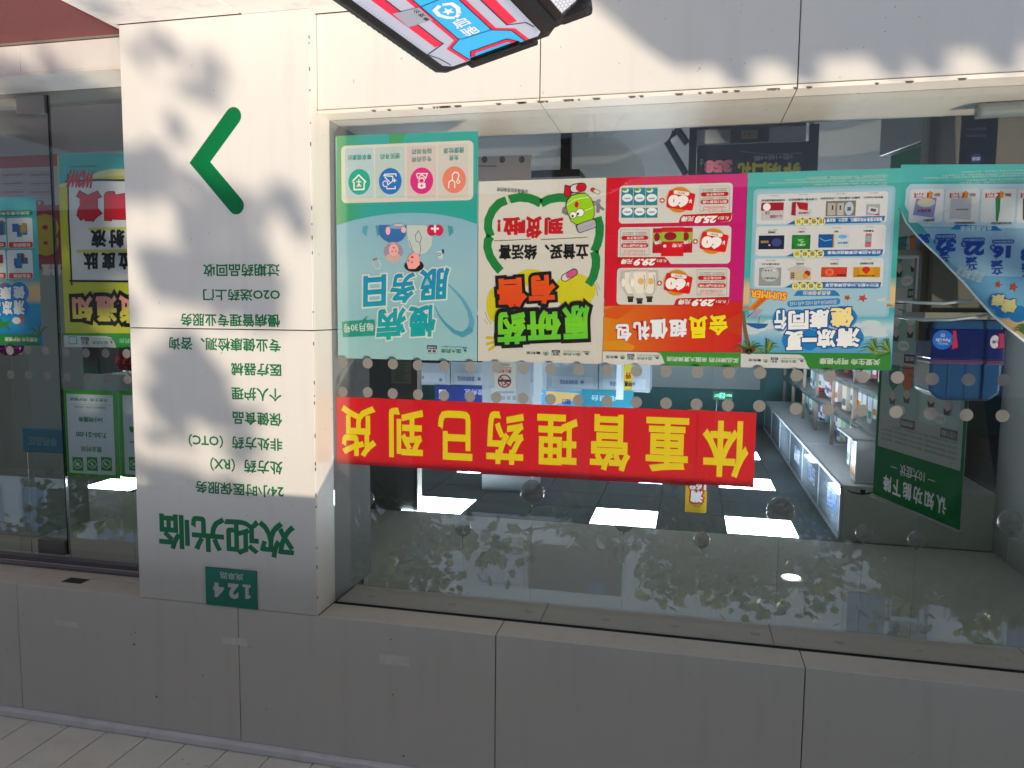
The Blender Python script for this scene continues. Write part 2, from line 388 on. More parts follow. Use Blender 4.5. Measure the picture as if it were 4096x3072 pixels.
# the lintel
lin_ = thing('lintel', 'grey shaded band of cream tiles with tape strips, on the ceiling side of window and pillar', 'lintel')
m = MB(); m.box(-8, 9, 0.012, 0.385, ZL+0.012, 2.6); m.build('core', GROUT, lin_)
LJ = [7.63, 6.48, 5.33, 4.17, 3.018, 1.863, 0.712, -0.454, -1.62, -2.78, -3.94, -5.1, -6.3, -7.5]
for a, b in zip(LJ[1:], LJ[:-1]):
    m = MB(); m.box(a+GAP/2, b-GAP/2, 0.0, 0.0125, ZL, ZT); m.build('front_panel', CREAM, lin_, bevel=0.002)
for a, b in zip(LJ[1:], LJ[:-1]):
    for lo, hi in (((a, b),) if b <= PX0 or a >= PX1 else [t for t in ((a, min(b, PX0)), (max(a, PX1), b)) if t[1]-t[0] > 0.02]):
        m = MB(); m.box(lo+GAP/2, hi-GAP/2, 0.0128, 0.148, ZL, ZL+0.0125); m.build('soffit_panel', CREAM2, lin_)
SJ = [1.487, 0.566, -0.364, -1.29, -2.22, -3.15, -4.1, -5.0]
for a, b in zip(SJ[1:], SJ[:-1]):
    m = MB(); m.box(a+GAP/2, b-GAP/2, 0.176, 0.385, ZL, ZL+0.0125); m.build('inner_soffit_panel', CREAM2, lin_)
for a, b in ((2.353, 3.4), (3.404, 4.5), (4.504, 5.6)):
    m = MB(); m.box(a, b, 0.15, 0.385, ZL, ZL+0.0125); m.build('soffit_panel', CREAM2, lin_)
m = MB(); m.box(-5.5, PX0, 0.149, 0.175, ZL+0.0005, ZL+0.02); m.build('gasket_gap', mat('black gasket', '#0b0b0b', rough=0.8), lin_)
m = MB(); m.box(-8, 9, 0.3855, 0.40, ZL, 2.6); m.build('inner_face', GREYW, lin_)
m = MB()
for x in (1.36, 0.98, 0.63, 0.3, 0.02, -0.3, -0.62, -0.9, -1.2):
    m.lathe((x, 0.27, ZL-0.006), [(0.0, 0), (0.016, 0.001), (0.02, 0.006)], 14)
m.build('soffit_stud', CREAM2, lin_, smooth=True)
m = MB(); m.box(-8, 9, -0.03, 0.012, ZT+0.001, ZC-0.001); m.build('edge_strip', mat('edge strip', '#f2eff3', rough=0.5, noise=0.08, nscale=4, stain=0.2), lin_, bevel=0.006)
for i, (t, b) in enumerate((('a7', (360, 705, 508, 745)), ('a7', (1437, 812, 1600, 860)), ('a8', (248, 930, 440, 992)))):
    o = paper('tape_strip', None, b, -0.0018, mat('old tape', '#f2efe8', rough=0.25, noise=0.16, nscale=40), t)
    tag(o, ['torn strip of clear tape on the shaded tile band near the glass door', 'strip of clear tape across the joint of the shaded tile band, nearest the number plate', 'strip of clear tape on the shaded tile band beyond the pillar, on the window side'][i], 'tape', 'tape strips on the lintel')
m = MB(); rr = random.Random(8)
for t, x, y, sz in (('a7', 868, 858, 9), ('a7', 850, 790, 6), ('a7', 876, 780, 6), ('a7', 1014, 1196, 8), ('a7', 1314, 1057, 5), ('a8', 334, 1183, 7), ('a8', 322, 825, 6), ('a7', 1728, 1276, 5), ('a8', 404, 1580, 10)):
    u, v = q(t, x, y); p = on_y(u, v, -0.0008); r = sz*0.0006
    m.prism([(p[0]+r*(0.6+0.6*rr.random())*math.cos(k*1.05), p[2]+r*(0.6+0.7*rr.random())*math.sin(k*1.05)) for k in range(6)], -0.0008, 0.0, lambda a, b, h: (a, h, b))
m.build('scuff_mark', CHIP, lin_)
# canopy over the pavement
can = thing('canopy', 'shaded canopy of narrow cream soffit boards over the pavement', 'canopy')
m = MB()
x = -8.0
seam0 = 2.943-0.2055*60
k = 0
while seam0+0.2055*k < 9:
    a = seam0+0.2055*k; m.box(a+0.003, a+0.2025, -1.58, -0.004, ZC, ZC+0.02); k += 1
m.build('soffit_board', mat('soffit board', '#eeebdf', rough=0.6, noise=0.08, nscale=5, stain=0.15), can)
m = MB(); m.box(-9.5, 9.2, -1.58, 0.01, ZC+0.021, ZC+0.2); m.build('deck', GROUT, can)
m = MB(); m.box(-9.5, 9.2, -1.62, -1.581, ZC-0.02, ZC+0.5); m.build('fascia', mat('canopy fascia', '#8f9496', rough=0.4), can)
# upper storeys of the building: keeps the sky from lighting the shop from above
m = MB(); m.box(-9.5, 9.2, 0.012, 13, 2.62, 8); up = m.build('building', CREAM, None); tag(up, 'cream outer wall of the pharmacy building beyond the canopy', 'building')
# ------------------------------------------------------------------ the window pane, door and sidelight
m = MB(); m.box(-5.2, -1.548, YG-0.005, YG+0.005, ZS+0.001, ZL+0.004)
o = m.build('window_pane', PANE); tag(o, 'smaller shop window pane at the window end farthest from the pillar', 'window')
m = MB(); m.box(-1.542, PX0-0.002, YG-0.005, YG+0.005, ZS+0.001, ZL+0.004)
o = m.build('window_pane', PANE); tag(o, 'large shop window pane between the pillar and the pale glass joint', 'window')
m = MB(); m.box(-1.5478, -1.5422, YG-0.0055, YG+0.0055, ZS+0.001, ZL+0.003)
o = m.build('glass_joint', mat('silicone joint', '#aebbae', rough=0.4)); tag(o, 'pale vertical silicone joint between the two shop window panes', 'joint')
# doorway: step, threshold, mat
m = MB(); m.box(PX1, 9, 0.12, 0.62, -1.2, -1.06); m.build_ = None
stp = thing('door_step', 'cream tiled door step beside the pillar with a red mat in front of it', 'step')
m.build('core', CORE, stp)
for a, b in ((2.354, 2.961), (2.965, 3.57), (3.574, 4.2)):
    m = MB(); m.box(a, b, 0.108, 0.1195, -1.178, -1.0585); m.build('riser_tile', CREAM, stp, bevel=0.002)
m = MB(); m.box(2.354, 6, 0.108, 0.34, -1.058, -1.046); m.build('tread', CREAM2, stp)
m = MB(); m.box(2.415, 4.6, -1.5, 0.1, -1.2, -1.188)
o = m.build('door_mat', mat('red mat', '#7d4544', rough=0.95, noise=0.25, nscale=90, bump=0.8, bscale=260)); tag(o, 'faded red mat on the ground in front of the door step', 'mat')
GE = mat('door glass edge', '#0c1412', rough=0.2)
door = thing('glass_door', 'frameless glass door with grey clamps at its two corners and a black edge', 'door')
Xd = 0.5*(on_y(*q('a1', 345, 1300), YD)[0]+on_y(*q('a7', 435, 60), YD)[0])
m = MB(); m.box(Xd+0.008, Xd+1.0, YD, YD+0.012, -1.03, ZL-0.03); m.build('pane', PANE2, door)
m = MB(); m.box(Xd+0.0015, Xd+0.0078, YD-0.001, YD+0.013, -1.03, ZL-0.03); m.build('edge', GE, door)
for z0, z1 in ((-1.03, -0.945), (ZL-0.105, ZL-0.03)):
    m = MB(); m.box(Xd+0.012, Xd+0.175, YD-0.014, YD+0.026, z0, z1); m.build('clamp', mat('satin clamp', '#8a8886', rough=0.35, metal=0.6), door, bevel=0.002)
m = MB(); m.box(PX1+0.002, Xd-0.004, YD-0.004, YD+0.006, -1.045, ZL-0.002)
o = m.build('sidelight', PANE2); tag(o, 'narrow fixed glass sidelight between the pillar and the glass door', 'window')
m = MB(); m.box(2.3, 6, 0.29, 0.335, ZL-0.022, ZL-0.0005); m.box(2.3, 6, 0.215, 0.25, ZL-0.012, ZL-0.0008)
o = m.build('door_head_track', mat('purple grey track', '#77727c', rough=0.5, noise=0.1)); tag(o, 'grey metal track along the shaded tile band at the glass door', 'track')
b = paper('sticker', None, (405, 425, 580, 465), 0.0, BLACK, 'a7')
bpy.data.objects.remove(b)
p = on_z(*q('a7', 490, 445), ZL)
m = MB(); m.box(p[0]-0.055, p[0]+0.055, p[1]-0.03, p[1]+0.03, ZL-0.001, ZL-0.0002)
o = m.build('sticker', mat('dark sticker', '#1e2a20', rough=0.5, noise=0.5, nscale=120)); tag(o, 'small dark sticker on the cream tile ledge near the glass door', 'sticker')
# ================================================================== THE INTERIOR
FL = -1.045; YE = 4.27; YR = 11.6; CZ = 2.0; FX = -1.37
m = MB(); m.box(-6.2, 9.2, 0.585, YR+0.2, FL-0.1, FL); struct(m.build('floor', mat('shop floor tile', '#8a8a87', rough=0.25, noise=0.05)))
PLASTER = mat('plasterboard ceiling', '#bdb8ad', rough=0.8, noise=0.03)
TILE_ = mat('ceiling tile', '#686d6e', rough=0.8, noise=0.05, nscale=30); LINE_ = mat('ceiling grid', '#15181a', rough=0.6)
m = MB(); m.box(-6.2, 9.2, 0.4, YE, CZ, CZ+0.1); struct(m.build('plaster_ceiling', PLASTER))
gx0 = -0.375-0.6*8; gy0 = YE
PAN = {(8, 0), (7, 0)}
XC = lambda k: -1.041+0.6385*k
LIT = [(0, 0), (2, 0), (5, 0), (0, 3), (2, 3), (5, 3), (0, 6), (2, 6), (-3, 2), (14, 0), (11, 0), (8, 2)]  # unseen panels among these are kept for the light they add
m = MB(); m2 = MB(); m.k = 0
for i in range(-8, 16):
    for j in range(0, 12):
        x, y = XC(i), YE+0.006+0.6385*j
        if y > YR or (i, j) in LIT: continue
        m.k = 0; m.box(x+0.004, x+0.6345, y+0.004, y+0.6345, CZ, CZ+0.012)
m.k = 1; m.box(-6.2, 9.2, YE+0.001, YR+0.2, CZ+0.013, CZ+0.05)
struct(m.build('grid_ceiling', [TILE_, LINE_]))
LED = mat('lit panel', '#e3f1ff', emit=13.0)
first = None
for n_, (i, j) in enumerate(LIT):
    x, y = XC(i), YE+0.006+0.6385*j
    if y+0.6 > YR: continue
    L = thing('ceiling_light', 'square lit ceiling panel', 'ceiling light', 'square lit panels in the shop ceiling')
    mm = MB(); mm.box(x+0.01, x+0.6285, y+0.02, y+0.6185, CZ-0.003, CZ+0.01); mm.build('diffuser', LED, L)
    mm = MB()
    for a in ((x+0.004, x+0.0098, y+0.005, y+0.634), (x+0.6287, x+0.6345, y+0.005, y+0.634), (x+0.0099, x+0.6286, y+0.005, y+0.0198), (x+0.0099, x+0.6286, y+0.6187, y+0.634)):
        mm.box(a[0], a[1], a[2], a[3], CZ-0.004, CZ+0.0115)
    mm.build('frame', WHITE, L)
    row = ['nearest the window', 'second row from the window', 'third row from the window', 'middle of the shop', 'middle of the shop', 'back of the shop', 'back of the shop'][j]
    L['label'] = {(0, 0): 'square lit ceiling panel behind the big balloon, next to the wall cabinet', (2, 0): 'square lit ceiling panel with a balloon at its edge, between the two other large ones',
                  (5, 0): 'square lit ceiling panel nearest the pillar behind the big window', (0, 3): 'lit ceiling panel half hidden behind the banner sheet reading 体',
                  (2, 3): 'thin lit strip of a ceiling panel peeping out behind the banner sheet reading 管', (5, 3): 'thin lit strip of a ceiling panel peeping out behind the banner sheet reading 已'}.get(
                  (i, j), 'square lit ceiling panel, %s, bay %s from the wall cabinet' % (row, ['first', 'second', 'third', 'fourth', 'fifth', 'sixth', 'seventh', 'eighth', 'ninth', 'tenth', 'eleventh', 'twelfth'][max(0, min(11, n_))]))
c = [on_z(*q('a9', *t), CZ) for t in ((617, 410), (790, 440), (700, 400), (710, 460))]; c = sum(c)/4
L = thing('downlight', 'round lit downlight in the plain ceiling near the window', 'ceiling light')
m = MB(); m.lathe((c[0], c[1], CZ-0.006), [(0.0, 0), (0.066, 0.0)], 28); m.build('lens', mat('lit lens', '#eaf5ff', emit=13.0), L)
m = MB(); m.lathe((c[0], c[1], CZ-0.007), [(0.0665, 0.001), (0.075, 0.0), (0.08, 0.0065)], 28); m.build('rim', WHITE, L, smooth=True)
# walls
m = MB(); m.box(-6.2, 9.2, YR, YR+0.15, FL, CZ+0.05); o = m.build('rear_wall', mat('teal wall', '#4f8f92', rough=0.6, noise=0.04), None); tag(o, 'teal painted wall at the back of the shop', 'wall')
m = MB(); m.box(-6.2, -6.1, 0.6, YR, FL, CZ); o = m.build('side_wall', GREYW); tag(o, 'plain shop wall beyond the green stand', 'wall')
m = MB(); m.box(9.1, 9.2, 0.6, YR, FL, CZ); o = m.build('side_wall', GREYW); tag(o, 'plain shop wall beyond the glass door', 'wall')
zt = float(on_y(*q('a6', 200, 860), YR-0.1)[2])
m = MB(); m.box(-1.3, 9, YR-0.05, YR-0.005, FL, zt); o = m.build('wainscot', mat('white wainscot', '#b9c6c8', rough=0.5), None); tag(o, 'white half of the back wall between the teal band and the floor', 'wall panel')
m = MB(); m.box(2.66, 5.2, 4.31, 4.42, FL, CZ-0.001); o = m.build('partition', mat('partition paint', '#6d716e', rough=0.6, noise=0.05)); tag(o, 'grey partition wall inside behind the pillar', 'partition')
m = MB(); m.box(2.61, 2.655, 4.30, 4.43, FL, CZ-0.001); o = m.build('corner_trim', mat('trim', '#77736a', rough=0.5)); tag(o, 'pale vertical corner trim of the partition inside', 'trim')
m = MB(); m.box(1.66, 2.23, 5.38, 5.95, FL, CZ-0.001); colm = m.build('column', mat('column paint', '#a7afb3', rough=0.55, noise=0.03)); tag(colm, 'square grey column inside the shop with a no smoking sign', 'column')
m = MB(); m.box(-2.6, FX-0.022, 4.315, 4.34, 1.5, CZ-0.001); m.build('end_panel', mat('greenish panel', '#c6ccc2', rough=0.6, noise=0.05), None).name = 'cabinet_end_panel'; o = bpy.data.objects['cabinet_end_panel']; tag(o, 'dull green end panel of the wall cabinet header, facing the window', 'panel')
m = MB(); m.box(on_y(*q('a9', 1522, 100), 4.31)[0], on_y(*q('a9', 1500, 100), 4.31)[0], 4.300, 4.3148, 1.5, CZ-0.002)
o = m.build('corner_trim', mat('bright trim', '#c4d8dc', rough=0.4)); tag(o, 'bright narrow strip on the dull green end panel', 'trim')
m = MB(); m.box(-2.7, -2.6, 0.6, 4.32, FL, CZ-0.001); o = m.build('side_partition', mat('side partition', '#8f928e', rough=0.6)); tag(o, 'grey wall of the window display behind the green banner stand', 'wall')
# wall cabinets with a lit fascia
cab = thing('wall_cabinet', 'long white wall cabinet with labelled fascia panels running to the back of the shop', 'cabinet')
GLOSS = mat('glossy fascia', '#8d9aa8', rough=0.06, coat=0.5)
ys = [4.32+1.15*k for k in range(7)]
for k, (a, b) in enumerate(zip(ys[:-1], ys[1:])):
    m = MB(); m.box(FX-0.02, FX, a+0.006, b-0.006, 1.53, CZ-0.03); fp = m.build('fascia_panel', GLOSS, cab)
    fr = (Vector((FX, b-0.02, 1.53)), Vector((0, -1, 0)), Vector((0, 0, 1)), Vector((1, 0, 0)))
    pr = Print(frame=fr)
    if k < 3:
        pr.text(['医疗器械', '保健食品', '营养保健'][k], (0.42 if k else 0.5, 0.10, 0.88 if k else 0.95, 0.30), '#3f6fae', 1, bold=0.012); pr.build('fascia_lettering', fp)
m = MB()
for a in ys: m.box(FX-0.015, FX+0.006, a-0.006, a+0.006, 1.5, CZ-0.001)
m.box(FX-0.012, FX+0.008, ys[0]-0.006, ys[-1], 1.5, 1.53); m.box(FX-0.012, FX+0.008, ys[0]-0.006, ys[-1], CZ-0.03, CZ-0.001)
m.build('fascia_frame', mat('fascia frame', '#c3c9cc', rough=0.4), cab)
m = MB()
for a, b in zip(ys[:-1], ys[1:]): m.box(-2.6, FX-0.022, a+0.022, b-0.004, 1.5, 1.515)
m.build('underside', mat('white underside', '#f4f3f8', rough=0.35), cab)
m = MB(); m.box(-2.24, -2.2, ys[0], ys[-1], FL, 1.499); m.build('back_panel', mat('cabinet back', '#aeb6ba', rough=0.6), cab)
m = MB(); m.box(-1.9, -1.45, ys[0]+0.02, ys[0]+0.75, 1.082, 1.098); m.build('pull_out_tray', WHITE, cab)
for zz in (1.08, 0.70, 0.32, -0.05):
    m = MB(); m.box(-2.199, -1.65, ys[0], ys[-1], zz-0.02, zz); sh = m.build('shelf', WHITE, cab)
    m = MB()
    for k in range(6): m.box(-1.6495, -1.646, ys[k]+0.01, ys[k+1]-0.01, zz-0.03, zz+0.035)
    m.build('price_strip', CLEAR, sh)
for a in [ys[0]+0.05]+ys[1:]:
    m = MB(); m.box(-1.70, -1.66, a-0.016, a+0.016, FL, 1.499); m.build('upright', mat('upright', '#b3a59a', rough=0.5), cab)
rr = random.Random(12)
PCOL = ['#dfe3e6', '#e8e6e2', '#3f6a96', '#d9d9dc', '#b23a3a', '#5f9aa8', '#e2e0ea', '#8fb2a0', '#d6cdb8', '#38518a', '#e9e9ec', '#c9d6dc']
ORD = ['first', 'second', 'third', 'fourth', 'fifth', 'sixth', 'seventh', 'eighth', 'ninth', 'tenth', 'eleventh', 'twelfth', 'thirteenth', 'fourteenth', 'fifteenth', 'sixteenth', 'seventeenth', 'eighteenth', 'nineteenth', 'twentieth']
CN = {'#dfe3e6': 'white', '#e8e6e2': 'ivory', '#3f6a96': 'blue', '#d9d9dc': 'pale grey', '#b23a3a': 'red', '#5f9aa8': 'teal', '#e2e0ea': 'lilac white', '#8fb2a0': 'soft green', '#d6cdb8': 'beige', '#38518a': 'navy', '#e9e9ec': 'bright white', '#c9d6dc': 'ice blue'}
def carton(x, y, z, wx, wy, h, hexc, label, group):
    t = thing('medicine_box', label, 'box', group)
    m = MB(); m.box(x-wx, x, y, y+wy, z, z+h); m.build('carton', mat('carton '+hexc, hexc, rough=0.35, noise=0.03), t, bevel=0.0015)
    fr = (Vector((x, y+wy, z)), Vector((0, -1, 0)), Vector((0, 0, 1)), Vector((1, 0, 0)))
    pr = Print(frame=fr); c2 = rr.choice(['#2c4f8c', '#b5343a', '#2f7d63', '#5a5a66', '#c9852f']) if hexc not in ('#3f6a96', '#38518a', '#b23a3a') else '#e7e7ea'
    pr.rect((wy*0.1, h*0.62, wy*0.9, h*0.86), c2, 1); pr.build('name_band', t); pr = Print(frame=fr); pr.rect((wy*0.1, h*0.1, wy*0.6, h*0.18), '#9aa0a6', 1); pr.build('print_line', t); return t
for si, zz in enumerate((1.08, 0.70, 0.32)):
    y = 4.40 if si else 4.98; n_ = 0
    while y < 9.4 and n_ < 20:
        wy = rr.uniform(0.12, 0.24); h = rr.uniform(0.2, 0.33); hx = rr.choice(PCOL)
        carton(-1.68-rr.uniform(0, 0.06), y, zz, 0.3 if n_ == 0 else 0.14, wy, h, hx, '%s medicine box, %s from the window on the %s shelf of the wall cabinet' % (CN[hx], ORD[n_], ['header-side', 'middle', 'floor-side'][si]), 'medicine boxes on the wall cabinet shelves')
        y += wy+rr.uniform(0.008, 0.05); n_ += 1
carton(-1.50, 4.42, 1.10, 0.26, 0.2, 0.39, '#dfe3e6', 'tallest white medicine box, at the end of the wall cabinet nearest the window', 'medicine boxes on the wall cabinet shelves')
carton(-1.52, 4.80, 1.10, 0.16, 0.1, 0.3, '#e9e9ec', 'upright bright white medicine box right behind the tallest box on the wall cabinet', 'medicine boxes on the wall cabinet shelves')
t = thing('cable', 'thin black cable hanging from the near end of the wall cabinet', 'cable')
m = MB(); pts = [on_y(*q('G', x, y), 4.2) for x, y in ((1985, 1128), (2030, 1146), (2110, 1160), (2170, 1152), (2212, 1146))]; m.tube(pts, 0.008, 6); m.build('wire', BLACK, t, smooth=True)
m = MB(); pc = on_y(*q('G', 2112, 1142), 4.2); m.box(pc[0]-0.02, pc[0]+0.02, 4.185, 4.215, pc[2]-0.02, pc[2]+0.02); m.build('clip', BLACK, t, bevel=0.004)
# fridges behind the service counter
YF = 7.6
def fbox(name, tile, b, y0, d, mt, parent, **k):
    x0, x1 = sorted((float(on_y(*q(tile, b[0], (b[1]+b[3])/2), y0)[0]), float(on_y(*q(tile, b[2], (b[1]+b[3])/2), y0)[0])))
    cx = (b[0]+b[2])/2; z0, z1 = sorted((float(on_y(*q(tile, cx, b[1]), y0)[2]), float(on_y(*q(tile, cx, b[3]), y0)[2])))
    m = MB(); m.box(x0, x1, y0, y0+d, z0, z1); return m.build(name, mt, parent, **k)
def flake(pr, x, y, r, h, L):
    for a in (0, 60, 120):
        c, s = math.cos(math.radians(a))*r, math.sin(math.radians(a))*r; pr.stroke([(x-c, y-s), (x+c, y+s)], r*0.28, h, L)
        for sg in (1, -1): pr.stroke([(x+sg*c*0.55-s*0.3, y+sg*s*0.55+c*0.3), (x+sg*c*0.9, y+sg*s*0.9)], r*0.2, h, L+0.3)
FRW = mat('fridge white', '#a3aeb6', rough=0.3); FRD = mat('fridge glass', '#15181c', rough=0.08, coat=0.6)
for i, (b, tb, sb) in enumerate((((952, -330, 1300, 282), (1005, 212, 1140, 250), (1180, 233)), ((560, -330, 948, 280), (640, 205, 735, 232), (870, 240)),
                                 ((1735, -330, 2140, 330), (1828, 240, 1970, 275), (2010, 258)), ((2146, -330, 2560, 335), (2230, 255, 2370, 290), (2420, 272)), ((1380, -330, 1732, 325), (1450, 235, 1580, 268), (1620, 250)))):
    t = thing('medicine_fridge', ['white medicine fridge beside the no smoking column, on the pillar side', 'white medicine fridge nearest the pillar, over the navy service sign', 'white medicine fridge with a framed label, between the column and the yellow flag',
                                  'white medicine fridge behind the narrow yellow price flag', 'white medicine fridge mostly hidden behind the no smoking column'][i], 'fridge', 'medicine fridges behind the counter')
    fbox('cabinet', 'V', b, YF+0.02*(i % 2), 0.6, FRW, t, bevel=0.006)
    yy = YF+0.02*(i % 2)
    fbox('glass_door', 'V', (b[0]+14, b[1]+20, b[2]-14, 95+i % 2*8), yy-0.012, 0.011, FRD, t)
    fbox('label_panel', 'V', (b[0]+30, tb[1]-25, b[2]-40, tb[3]+25), yy-0.006, 0.0055, mat('label panel', '#b4bcc4', rough=0.4), t)
    pr = Print(yy-0.006, 'V'); pr.text('医保阴凉药品', tb, '#2c4f8c', 1, bold=0.02); flake(pr, sb[0], sb[1], 16, '#2c4f8c', 1); pr.build('label', t)
t = thing('hanging_sign', 'navy service area sign with a document icon in front of the fridges', 'sign')
fbox('board', 'V', (823, 284, 1198, 420), YF-0.35, 0.03, mat('navy board', '#14286e', rough=0.4), t, bevel=0.004)
pr = Print(YF-0.35, 'V'); pr.text('医保服务区', (1060, 318, 1330, 362), '#b9c3dd', 1, bold=0.012); pr.rect((856, 318, 915, 392), '#c9cfe0', 1, r=4); pr.rect((866, 335, 905, 342), '#14286e', 2); pr.rect((866, 352, 905, 359), '#14286e', 2); pr.build('lettering', t)
t = thing('hanging_sign', 'teal cashier sign with pale lettering in front of the fridges', 'sign')
fbox('board', 'V', (2002, 322, 2420, 470), YF-0.35, 0.03, mat('teal board', '#1f7f95', rough=0.4), t, bevel=0.004)
pr = Print(YF-0.35, 'V'); pr.text('收银台', (2080, 366, 2280, 412), '#b9d6de', 1, bold=0.012); pr.build('lettering', t)
t = thing('picture_sign', 'beach picture sign with a snowflake square beside the cashier sign', 'sign')
fbox('board', 'V', (1640, 325, 2000, 470), YF-0.3, 0.02, mat('sky board', '#4f9ac0', rough=0.4), t)
pr = Print(YF-0.3, 'V'); pr.poly([(1720, 330), (1990, 350), (1960, 400), (1780, 440), (1720, 400)], '#d9b878', 1); pr.text('随行', (1845, 392, 1915, 440), '#22418c', 2, bold=0.04); flake(pr, 1668, 350, 22, '#cfe4f0', 1); pr.build('picture', t)
# signs on the column
t = thing('no_smoking_sign', 'cream no smoking notice with a red crossed circle on the grey column', 'sign')
yc = 5.378
fbox('sheet', 'V', (1303, 60, 1475, 308), yc-0.004, 0.003, mat('cream sheet', '#c4c3b4', rough=0.5), t)
pr = Print(yc-0.004, 'V'); pr.disc(1383, 250, 55, '#a32a2c', 1); pr.disc(1383, 250, 44, '#c4c3b4', 2)
pr.rect((1335, 238, 1430, 256), '#22201e', 3); pr.stroke([(1360, 262), (1372, 285), (1392, 275), (1385, 262)], 6, '#22201e', 3); pr.stroke([(1350, 216), (1418, 284)], 11, '#a32a2c', 4, False)
pr.text('禁止吸烟', (1330, 155, 1440, 186), '#a83a34', 1, bold=0.03); pr.text('NO SMOKING', (1330, 136, 1440, 150), '#a83a34', 1, bold=0.01)
pr.rect((1345, 110, 1430, 116), '#6a6a66', 1); pr.rect((1345, 122, 1420, 127), '#6a6a66', 1); pr.build('print', t)
t = thing('notice_sheet', 'pale leaflet with three small boxes next to the no smoking notice', 'notice')
fbox('sheet', 'V', (1278, 305, 1478, 440), yc-0.003, 0.002, mat('grey sheet', '#b9c0c2', rough=0.5), t)
pr = Print(yc-0.003, 'V')
for k in range(3): pr.rect((1362+44*k, 374, 1384+44*k, 398), '#55606a', 1, r=3); pr.rect((1366+44*k, 378, 1380+44*k, 394), '#b9c0c2', 2, r=2)
for k in range(18): pr.rect((1316+8*k, 332, 1321+8*k, 346), '#6f8a7a', 1)
pr.build('print', t)
t = thing('notice_sheet', 'narrow white sheet taped on the edge of the no smoking column', 'notice')
fbox('sheet', 'V', (1585, 98, 1618, 375), yc-0.003, 0.002, mat('bluish sheet', '#aeb6c6', rough=0.5), t)
pr = Print(yc-0.003, 'V')
for k in range(9): pr.rect((1591, 112+17*k, 1612, 119+17*k), '#7a86a0', 1)
pr.build('print', t)
t = thing('notice_sheet', 'faded green typed notice on the grey partition behind the window', 'notice')
fbox('sheet', 'V', (472, 70, 632, 272), 4.302, 0.003, mat('faded notice', '#8f9b86', rough=0.6), t)
pr = Print(4.302, 'V'); rr = random.Random(2)
for k in range(13): pr.rect((490+rr.uniform(0, 20), 88+13*k, 540+rr.uniform(20, 80), 93+13*k), '#5f6a5e', 1)
pr.build('typing', t)
# emergency exit sign
t = thing('exit_sign', 'small dark green emergency exit sign hanging in front of the teal wall', 'exit sign')
fbox('case', 'G', (905, 330, 1070, 398), 9.0, 0.04, mat('exit case', '#0f3a2c', rough=0.4), t, bevel=0.004)
EX = mat('exit green glow', '#56c79a', emit=0.9)
pr = Print(9.0, 'G'); pr.text('EXIT', (918, 354, 956, 378), EX, 1, bold=0.01); pr.text('安全出口', (1010, 356, 1062, 376), EX, 1, bold=0.02); pr.rect((962, 346, 1004, 388), EX, 1)
pr.stroke([(975, 380), (985, 362), (995, 352)], 7, '#0f3a2c', 2); pr.stroke([(976, 356), (986, 366), (998, 372)], 7, '#0f3a2c', 2.4); pr.disc(984, 382, 5, '#0f3a2c', 2); pr.build('lettering', t)
m = MB(); pa = on_y(*q('G', 940, 398), 9.02); m.tube([pa, (pa[0], 9.02, CZ)], 0.006); pa = on_y(*q('G', 1035, 398), 9.02); m.tube([pa, (pa[0], 9.02, CZ)], 0.006); m.build('hanger', STEEL, t)
# yellow hanging flag behind the red banner
t = thing('hanging_flag', 'yellow hanging sale flag with red and white lettering behind the red banner', 'flag')
fbox('sheet', 'G', (695, 480, 868, 1308), 4.6, 0.004, mat('yellow flag', '#c9a11f', rough=0.5, noise=0.06), t)
pr = Print(4.6, 'G'); pr.text('满', (728, 1130, 832, 1228), '#e8e3e0', 3, bold=0.05, under='#b3342c', ub=0.16); pr.text('168', (718, 1070, 855, 1126), '#e8e3e0', 3, bold=0.05, under='#b3342c', ub=0.14)
pr.text('6月10日-6月13日', (728, 1234, 828, 1246), '#6a4a1a', 1, bold=0.02); pr.text('活动时间', (750, 1250, 806, 1262), '#6a4a1a', 1, bold=0.02); pr.build('lettering', t)
t = thing('hanging_flag', 'narrow yellow price flag with black characters between the fridges', 'flag')
fbox('sheet', 'G', (192, 60, 262, 318), 7.0, 0.006, mat('lemon flag', '#c2b02a', rough=0.5, noise=0.08), t)
pr = Print(7.0, 'G'); pr.text('特惠', (196, 250, 258, 296), '#232018', 1, bold=0.04); pr.text('99', (205, 175, 250, 235), '#a8362c', 1, bold=0.05); pr.build('lettering', t)
t = thing('wall_strip', 'white roller blind strip hanging next to the yellow price flag', 'blind')
fbox('strip', 'G', (132, 60, 190, 400), 7.05, 0.02, mat('strip white', '#c8d2da', rough=0.5), t)
